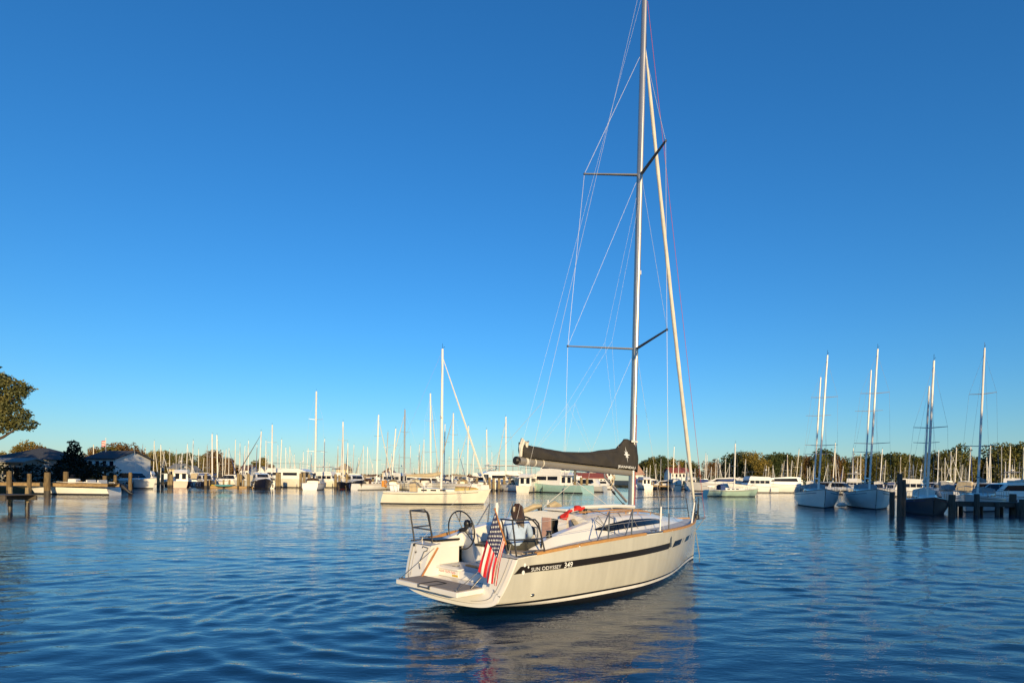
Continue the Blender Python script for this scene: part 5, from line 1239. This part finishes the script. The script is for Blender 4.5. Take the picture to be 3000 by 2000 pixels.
for (u, v, kd, d), lb in zip(RT, ordl(RT, ANCH_R, '%s tree on the far shore, %s right of %s')):
    plant_tree(u, v, d, kd, random.randrange(3), lb, 'trees along the right-hand shore', w=random.uniform(.72, .92))
LT = [(12, 1332, 'golden', 150), (48, 1312, 'golden', 152), (82, 1303, 'golden', 155), (112, 1313, 'rusty', 155), (148, 1326, 'rusty', 150), (182, 1330, 'rusty', 152), (245, 1332, 'rusty', 150), (276, 1316, 'rusty', 160), (312, 1322, 'golden', 160), (338, 1314, 'olive', 158), (362, 1304, 'rusty', 160), (392, 1318, 'rusty', 158), (418, 1332, 'olive', 175), (448, 1334, 'golden', 200), (476, 1326, 'golden', 205), (500, 1335, 'olive', 205), (528, 1334, 'olive', 205), (556, 1331, 'olive', 200), (582, 1338, 'golden', 205), (606, 1336, 'olive', 205), (632, 1324, 'rusty', 205), (654, 1343, 'rusty', 210), (676, 1347, 'rusty', 210), (700, 1365, 'olive', 215), (742, 1352, 'olive', 215), (772, 1344, 'golden', 220), (795, 1362, 'rusty', 220)]
ANCH_LT = [(0, 'the picture edge behind the dark-roofed house'), (140, 'the dark evergreen'), (270, 'the white house'), (400, 'the white express cruiser'), (535, 'the maroon motor boat'), (690, 'the kayaks')]
for (u, v, kd, d), lb in zip(LT, ordl(LT, ANCH_LT, '%s autumn tree ashore, %s right of %s')):
    plant_tree(u, v, d, kd, random.randrange(3), lb, 'autumn trees along the left-hand shore', w=random.uniform(.75, 1.0))
# the big tree that leans in at the left edge, and its neighbours out of the frame
lb_ = [(.6, 0, 8.6, 2.6, 2.3, 1.5), (-2.2, 0, 9.2, 2.8, 2.4, 1.6), (2.6, .3, 10.6, 2.3, 2.0, 1.05), (.4, -.3, 11.6, 2.6, 2.2, 1.0), (-2.4, .4, 11.6, 2.6, 2.4, 1.2), (3.2, 0, 7.6, 1.9, 1.7, 1.1), (4.4, .2, 6.6, 1.35, 1.2, .75), (1.6, 0, 6.4, 1.8, 1.6, .9), (2.9, .2, 8.9, 1.3, 1.2, .8), (-1, 0, 7.0, 2.2, 2, 1.1), (3.9, 0, 9.9, 1.0, .9, .6)]
big = empty('tree', (-58.2, 64, 1.1), 0, 0, 'large olive-green tree leaning into the picture at the left edge', 'tree')
o = bpy.data.objects.new('crown', crown_mesh('crown', lb_, 21000, .135, leaf_mat('dusty_olive_leaves', (.17, .155, .05), (.095, .105, .038), (.25, .21, .07)), 5)); COL.objects.link(o); o.parent = big
o = bpy.data.objects.new('trunk', trunk_mesh('trunk', 9.5, .42, [(q[0], q[1], q[2]) for q in lb_], 3)); COL.objects.link(o); o.parent = big
for k, (x, y, H) in enumerate(((-74, 58, 14), (-82, 66, 15), (-90, 60, 15), (-67.5, 69, 15), (-97, 72, 14), (-63.5, 56, 15))):
    plant_tree(0, 0, 0, ('olive', 'dark green')[k % 2], k % 3, 'tree on the left bank beyond the picture edge', 'trees on the bank out of the picture', w=1.0, xyz=(x, y), H=H)
for k in range(9):
    plant_tree(0, 0, 0, ('dark green', 'olive')[k % 2], k % 3, 'tall tree on the near right bank beside the camera', 'trees on the near right bank', w=.9, xyz=(43 + 5.5 * k, -6 - 3 * (k % 2)), H=18.5 + 1.0 * (k % 3) + .25 * k)
# dark evergreen in front of the white house
ev = [(0, 0, 1.2 + .75 * k, 3.0 - .33 * k + .25 * (k % 2), 2.6 - .3 * k, .75) for k in range(8)]
x, y, _ = at(214, 96); er = empty('evergreen_tree', (x, y, .75), 0, 0, 'dark evergreen tree between the dark-roofed house and the white house', 'tree')
o = bpy.data.objects.new('crown', crown_mesh('crown', ev + [(-1.9, 0, 2.4, 1.2, 1.2, 1.3), (2.2, 0, 2.2, 1.3, 1.2, 1.4)], 3200, .22, NEEDLE, 8)); COL.objects.link(o); o.parent = er
o = bpy.data.objects.new('trunk', trunk_mesh('trunk', 7.2, .22, [], 4)); COL.objects.link(o); o.parent = er
# low growth under the trees: nobody could count it
def thicket(name, pts, n, leaf, mt, seed, hh):
    lob = []
    for i in range(len(pts) - 1):
        (x0, y0), (x1, y1) = pts[i], pts[i + 1]; k = max(2, int(math.hypot(x1 - x0, y1 - y0) / 3.2))
        for j in range(k): t_ = j / k; lob.append((x0 + (x1 - x0) * t_, y0 + (y1 - y0) * t_ + random.uniform(-1, 1), .75 + hh * .4 * random.uniform(.7, 1.1), 2.4, 2.0, hh * random.uniform(.5, .75)))
    o = bpy.data.objects.new(name, crown_mesh(name, lob, n, leaf, mt, seed)); COL.objects.link(o); return tag(o, kind='stuff')
thicket('undergrowth', [(46, 196), (70, 184), (150, 180), (190, 178)], 7000, .42, GREEN, 3, 3.6)
thicket('undergrowth', [(-130, 152), (-108, 156), (-112, 200), (-96, 216)], 3600, .42, RUST, 4, 2.6)
thicket('far_woods', [(-130, 335), (-60, 340), (20, 330), (44, 320)], 5200, .7, RUST, 9, 4.2)
thicket('hedge', [(-76, 87.5), (-64, 88), (-60, 89)], 2600, .22, NEEDLE, 6, 3.2)

# ------------------------------------------------------------------ houses
SIDING = mat('white_siding', (.70, .70, .69), .7, var=.05, scale=2)
SLATE = mat('slate_shingles', (.055, .060, .072), .85, var=.2, scale=5, bump=.4, bscale=20)
REDROOF = mat('red_roof', (.36, .085, .055), .8, var=.15, scale=4)
GREYWALL = mat('grey_siding', (.26, .26, .25), .8, var=.08, scale=2)
YELLOWWALL = mat('cream_siding', (.68, .56, .36), .8, var=.05, scale=2)
def building(name, u0, u1, d, z_eave, z_ridge, label, wallmt=SIDING, roofmt=SLATE, depth=9, hip=False, wins=(4, 1), yaw=0, over=.5, ridge_x=True, chimney=False, cat='house'):
    x0, x1 = (u0 - 1500) / FPX * d, (u1 - 1500) / FPX * d; w_ = x1 - x0
    root = empty(name, ((x0 + x1) / 2, d + depth / 2, .75), R(yaw), 0, label, cat)
    e, r_ = z_eave - .75, z_ridge - .75; hw, hd = w_ / 2, depth / 2
    m = MB(); m.box((0, 0, e / 2 - .2), (w_, depth, e + .4))
    if not hip:
        if ridge_x:
            for sg in (-1, 1): m.prism([(-hd, e), (hd, e), (0, r_ - .06)], 0, sg * hw - .06, sg * hw + .06)
        else:
            for sg in (-1, 1): m.prism([(-hw, e), (hw, e), (0, r_ - .06)], 1, sg * hd - .06, sg * hd + .06)
    m.build('wall', wallmt, root, smooth=False)
    m = MB(); o_ = over
    if hip:
        k = min(hw, hd) * .85
        a = [(-hw - o_, -hd - o_, e), (hw + o_, -hd - o_, e), (hw + o_, hd + o_, e), (-hw - o_, hd + o_, e)]
        b_ = [(-hw + k, 0, r_), (hw - k, 0, r_)]
        m.add(a + b_, [(0, 1, 5, 4), (1, 2, 5), (2, 3, 4, 5), (3, 0, 4), (3, 2, 1, 0)])
    elif ridge_x:
        for sg in (-1, 1): m.add([(-hw - o_, sg * (hd + o_), e - .12), (hw + o_, sg * (hd + o_), e - .12), (hw + o_, 0, r_), (-hw - o_, 0, r_), (-hw - o_, sg * (hd + o_), e + .06), (hw + o_, sg * (hd + o_), e + .06), (hw + o_, 0, r_ + .18), (-hw - o_, 0, r_ + .18)], [(0, 1, 2, 3), (7, 6, 5, 4), (0, 1, 5, 4), (3, 0, 4, 7), (1, 2, 6, 5)])
    else:
        for sg in (-1, 1): m.add([(sg * (hw + o_), -hd - o_, e - .12), (sg * (hw + o_), hd + o_, e - .12), (0, hd + o_, r_), (0, -hd - o_, r_), (sg * (hw + o_), -hd - o_, e + .06), (sg * (hw + o_), hd + o_, e + .06), (0, hd + o_, r_ + .18), (0, -hd - o_, r_ + .18)], [(0, 1, 2, 3), (7, 6, 5, 4), (0, 1, 5, 4), (3, 0, 4, 7), (1, 2, 6, 5)])
    rf = m.build('roof', roofmt, root, smooth=False, recalc=True)
    if chimney: m = MB(); m.box((hw * .3, .3, r_ + .3), (.8, .8, 1.6)); m.build('chimney', mat('brick', (.26, .11, .07), .9), rf, smooth=False)
    nx, nz = wins
    for j in range(nz):
        z_ = e * (j + .58) / nz
        for i in range(nx):
            X = -hw + w_ * (i + .5) / nx
            m = MB(); m.box((X, -hd - .03, z_), (min(1.3, w_ / nx * .62), .07, min(1.5, e / nz * .55))); f = m.build('window', WHITE, root, smooth=False)
            m = MB(); m.box((X, -hd - .07, z_), (min(1.1, w_ / nx * .52), .03, min(1.3, e / nz * .47))); m.build('pane', TINT, f, smooth=False)
    return root
building('house', -35, 142, 100, 4.75, 6.9, 'single-storey house with a broad dark hipped roof at far left', GREYWALL, SLATE, 11, True, (5, 1))
building('boat_shed', -30, 66, 88, 4.0, 4.5, 'low grey boat shed in the shade in front of the dark-roofed house', GREYWALL, GREYWALL, 4, False, (3, 1))
h2 = building('white_house', 258, 348, 108, 5.2, 6.7, 'white two-storey house with dark porch roof beside the dark evergreen', SIDING, SLATE, 9, False, (4, 2), yaw=-6)
m = MB(); m.box((-2.0, -5.6, 2.95), (9.2, 2.6, .18), rot=(R(7), 0, 0)); pr = m.build('porch_roof', SLATE, h2, smooth=False)
for k in range(6):
    m = MB(); m.box((-6.2 + 1.7 * k, -6.7, 1.35), (.14, .14, 2.9)); m.build('porch_post', WHITE, h2, smooth=False)
building('house', 496, 520, 170, 4.2, 5.6, 'small cream house among the trees left of the maroon boat', YELLOWWALL, GREYWALL, 7, False, (2, 1))
building('house', 524, 548, 178, 3.8, 5.2, 'white-gabled house above the maroon motor boat', SIDING, GREYWALL, 7, False, (2, 1), ridge_x=False)
building('house', 700, 728, 205, 4.4, 6.0, 'brown-roofed house at the end of the left tree line', SIDING, mat('brown_roof', (.20, .10, .06), .85), 8, False, (3, 1))
building('house', 755, 775, 212, 4.0, 5.6, 'white cottage behind the cream motor yacht', SIDING, GREYWALL, 7, False, (2, 1), ridge_x=False)
building('house', 985, 1020, 300, 6.2, 9.5, 'tan-roofed house far behind the left marina masts', YELLOWWALL, TAN, 9, True, (3, 1))
building('house', 1120, 1150, 310, 5.0, 7.5, 'low brown-roofed house far behind the cream sailboat', YELLOWWALL, mat('brown_roof', (.2, .1, .06), .85), 9, True, (3, 1))
building('clubhouse', 1688, 1776, 178, 3.0, 4.4, 'long low clubhouse with a red roof under the sail cover', SIDING, REDROOF, 8, False, (9, 1), cat='building')
building('building', 1728, 1800, 200, 5.2, 5.5, 'white flat-topped building behind the red-roofed clubhouse', SIDING, GREYWALL, 8, False, (7, 2), cat='building')
building('pavilion', 1858, 1884, 168, 4.0, 7.0, 'white pavilion with a pale conical roof just right of the mast', SIDING, mat('salmon_roof', (.45, .26, .18), .8), 3.5, True, (3, 1), cat='building')
building('white_house', 1966, 2019, 178, 4.9, 6.3, 'large white house with a red roof behind the furled genoa', SIDING, REDROOF, 8, False, (5, 2), chimney=True)
building('boat_shed', 2152, 2178, 163, 2.9, 3.3, 'white shed on the shore right of the pale green sailboat', SIDING, GREYWALL, 5, False, (3, 1), cat='building')
# flagpole by the white house
x, y, _ = at(309, 112); fp = empty('flagpole', (x, y, .75), 0, 0, 'white flagpole flying a flag above the white house', 'flagpole')
m = MB(); m.tube((0, 0, 0), (0, 0, 8.4), .07, .05, 6); m.ball((0, 0, 8.45), .10, 8, 6); m.build('pole', WHITE, fp)
fl = empty('flag', (x, y, .75), 0, 0, 'small faded striped flag high on the white flagpole', 'flag')
for k in range(7):
    m = MB(); m.grid(lambda a, b: (-.06 - .85 * a, .10 * math.sin(a * 7), 8.1 - .9 * a * .25 - (k + b) * .16), 8, 1); m.build('stripe', FLAGRED if k % 2 == 0 else FLAGWHITE, fl)
x, y, _ = at(273, 118); m = MB(); m.tube((0, 0, 0), (0, 0, 7.4), .09, .07, 6); m.ball((0, 0, 7.42), .1, 8, 6); o = m.build('chimney_pipe', CREAM); o.location = (x, y, .75); tag(o, 'pale thin post rising behind the white house roof', 'post')

# ------------------------------------------------------------------ docks and piles
PILEMESH = {}
def pile_mesh(r, h, seed=0, mt=None):
    m = MB(); rd = random.Random(seed)
    m.path([(0, 0, -1.5), (0, 0, .45)], [r * 1.05, r * 1.03], 9, m=1)
    m.path([(0, 0, .45), (rd.uniform(-.02, .02), 0, h * .6), (0, 0, h - .03), (0, 0, h)], [r * 1.02, r, r * .97, r * .86], 9, m=0)
    return m.mesh('piling', [mt or PILE, PILE_WET])
def piling(u, d, h, r, label, group, mt=None):
    x, y, _ = at(u, d); o = bpy.data.objects.new('piling', pile_mesh(r, h, int(u), mt)); COL.objects.link(o); o.location = (x, y, 0)
    return tag(o, label, 'piling', group)
def dock(name, p0, p1, width, z, label, nplank, mt=PLANK, legs=0, legr=.15, leg_top=.0, group=None):
    """planked walkway on stringers from p0 to p1 with its own legs"""
    (x0, y0), (x1, y1) = p0, p1; L = math.hypot(x1 - x0, y1 - y0); a = math.atan2(y1 - y0, x1 - x0)
    root = empty(name, (x0, y0, 0), a, 0, label, 'dock', group)
    pw = L / nplank; me = None
    for k in range(nplank):
        if me is None:
            m = MB(); m.rbox((0, 0, 0), (pw * .93, width, .055), .012); me = m.mesh('plank', mt)
        o = bpy.data.objects.new('plank', me); COL.objects.link(o); o.parent = root; o.location = (pw * (k + .5), 0, z + random.uniform(-.006, .006)); o.rotation_euler = (0, 0, R(random.uniform(-.5, .5)))
    for sg in (-1, 1):
        m = MB(); m.box((L / 2, sg * (width / 2 - .06), z - .19), (L, .09, .30)); m.build('stringer', mt, root, smooth=False)
    for k in range(legs):
        for sg in (-1, 1):
            o = bpy.data.objects.new('pile', pile_mesh(legr, z + leg_top, k)); COL.objects.link(o); o.parent = root; o.location = (L * (k + .3) / legs, sg * (width / 2 + legr), 0)
    return root
dock('wooden_dock', (at(-60, 66)[0], 66), (at(342, 65)[0], 64.5), 1.8, 1.28, 'weathered wooden dock running in from the left edge', 52, mat('brown_dock_plank', (.36, .24, .11), .8, var=.22, scale=4), 0)
for n, (u, v0, v1, r) in enumerate(((27, 1380, 1447, .24), (86, 1387, 1450, .20), (139, 1383, 1449, .30), (193, 1381, 1447, .26), (236, 1408, 1448, .20), (307, 1393, 1447, .22), (338, 1391, 1446, .18), (382, 1383, 1446, .20))):
    d = dist(u, v1); piling(u, d, zpx(u, v0, d), r, 'weathered pile of the left dock, %s from the left' % ordinal(n + 1), 'piles of the left dock', PILE_OLD)
dock('wooden_dock', (at(-60, 36)[0], 36.5), (at(64, 36)[0], 36.0), 2.0, .98, 'low dark dock corner standing in the water at the left edge', 10, mat('wet_dark_plank', (.10, .08, .06), .7, var=.2, scale=4), 2, .12, .45)
MP = [(464, 1385, 1426), (476, 1387, 1426), (495, 1386, 1426), (502, 1389, 1427), (603, 1387, 1428), (698, 1386, 1428), (706, 1389, 1428), (728, 1387, 1429), (812, 1384, 1429), (819, 1386, 1429), (881, 1386, 1429), (891, 1384, 1429), (906, 1389, 1431), (983, 1388, 1431), (995, 1391, 1431), (1016, 1388, 1431), (1068, 1388, 1431), (1093, 1390, 1432)]
for n, (u, v0, v1) in enumerate(MP):
    d = dist(u, v1 + 1); k = max(a for a in range(len(ANCH_L)) if ANCH_L[a][0] <= u)
    n_ = sum(1 for q in MP[:n + 1] if max(a for a in range(len(ANCH_L)) if ANCH_L[a][0] <= q[0]) == k)
    piling(u, d, zpx(u, v0, d), .26, 'timber mooring pile, %s pile right of %s' % (ordinal(n_), ANCH_L[k][1]), 'mooring piles of the left marina')
CP_ = [1397, 1422, 1434, 1446, 1462, 1477, 1493, 1509, 1522, 1541, 1581, 1610, 1666, 1684, 1703, 1720]
for n, u in enumerate(CP_):
    v1 = 1436.5 + (u - 1397) * .012; d = dist(u, v1) - (4 if u > 1570 else 0)
    lb = 'pale pile in the row right of the cream sailboat, %s of the row' % ordinal(n + 1) if n < 10 else 'tall pile by the aqua sportfisher, %s right of the pile row' % ordinal(n - 9)
    piling(u, d, zpx(u, 1399 + 2 * math.sin(n * 2.2), d), .26, lb, 'pile row in the middle of the marina')
dock('pier', (at(1390, 117)[0], 117.5), (at(1548, 117)[0], 117.5), 2.2, 1.25, 'dark pier behind the pale pile row right of the cream sailboat', 40, PLANKGREY, 6, .16, 0)
dock('floating_dock', (at(1662, 112)[0], 112), (at(1722, 112)[0], 112), 2.2, .75, 'floating dock with a pale box right of the aqua sportfisher', 16, PLANK, 2, .16, .3)
dock('pier', (at(460, 116)[0], 117), (at(506, 116)[0], 117), 1.8, .85, 'short pier between piles right of the white express cruiser', 14, PLANK, 2, .16, .2)
dock('floating_dock', (at(618, 111)[0], 110), (at(742, 111)[0], 110), 2.0, .36, 'floating dock carrying the kayaks left of the black cruiser', 34, PLANK, 3, .15, 1.2)
dock('pier', (at(985, 116)[0], 117), (at(1020, 116)[0], 117), 1.8, .95, 'short pier left of the navy boat with white canvas', 12, PLANK, 2, .16, .2)
dock('pier', (at(1880, 160)[0], 160), (at(2080, 152)[0], 152), 2.2, 1.1, 'long pale pier behind the furled genoa on the far shore', 60, PLANK, 8, .18, .9)
m = MB(); m.rbox((0, 0, .35), (2.2, 1.1, .75), .08); o = m.build('dock_box', mat('yellow_box', (.55, .50, .22), .6)); x, y, _ = at(1705, 111.5); o.location = (x, y, .79); tag(o, 'pale yellow dock box on the floating dock', 'box')
# the dark piles and pier at the right, with shade and wet put into the wood colour
PILE = mat('shaded_weathered_pile', (.085, .075, .062), .85, var=.25, scale=3, bump=.5, bscale=12, stretch=(4, 4, .6))
PLANKGREY = mat('shaded_dock_plank', (.10, .085, .07), .85, var=.2, scale=4, stretch=(1, 6, 6))
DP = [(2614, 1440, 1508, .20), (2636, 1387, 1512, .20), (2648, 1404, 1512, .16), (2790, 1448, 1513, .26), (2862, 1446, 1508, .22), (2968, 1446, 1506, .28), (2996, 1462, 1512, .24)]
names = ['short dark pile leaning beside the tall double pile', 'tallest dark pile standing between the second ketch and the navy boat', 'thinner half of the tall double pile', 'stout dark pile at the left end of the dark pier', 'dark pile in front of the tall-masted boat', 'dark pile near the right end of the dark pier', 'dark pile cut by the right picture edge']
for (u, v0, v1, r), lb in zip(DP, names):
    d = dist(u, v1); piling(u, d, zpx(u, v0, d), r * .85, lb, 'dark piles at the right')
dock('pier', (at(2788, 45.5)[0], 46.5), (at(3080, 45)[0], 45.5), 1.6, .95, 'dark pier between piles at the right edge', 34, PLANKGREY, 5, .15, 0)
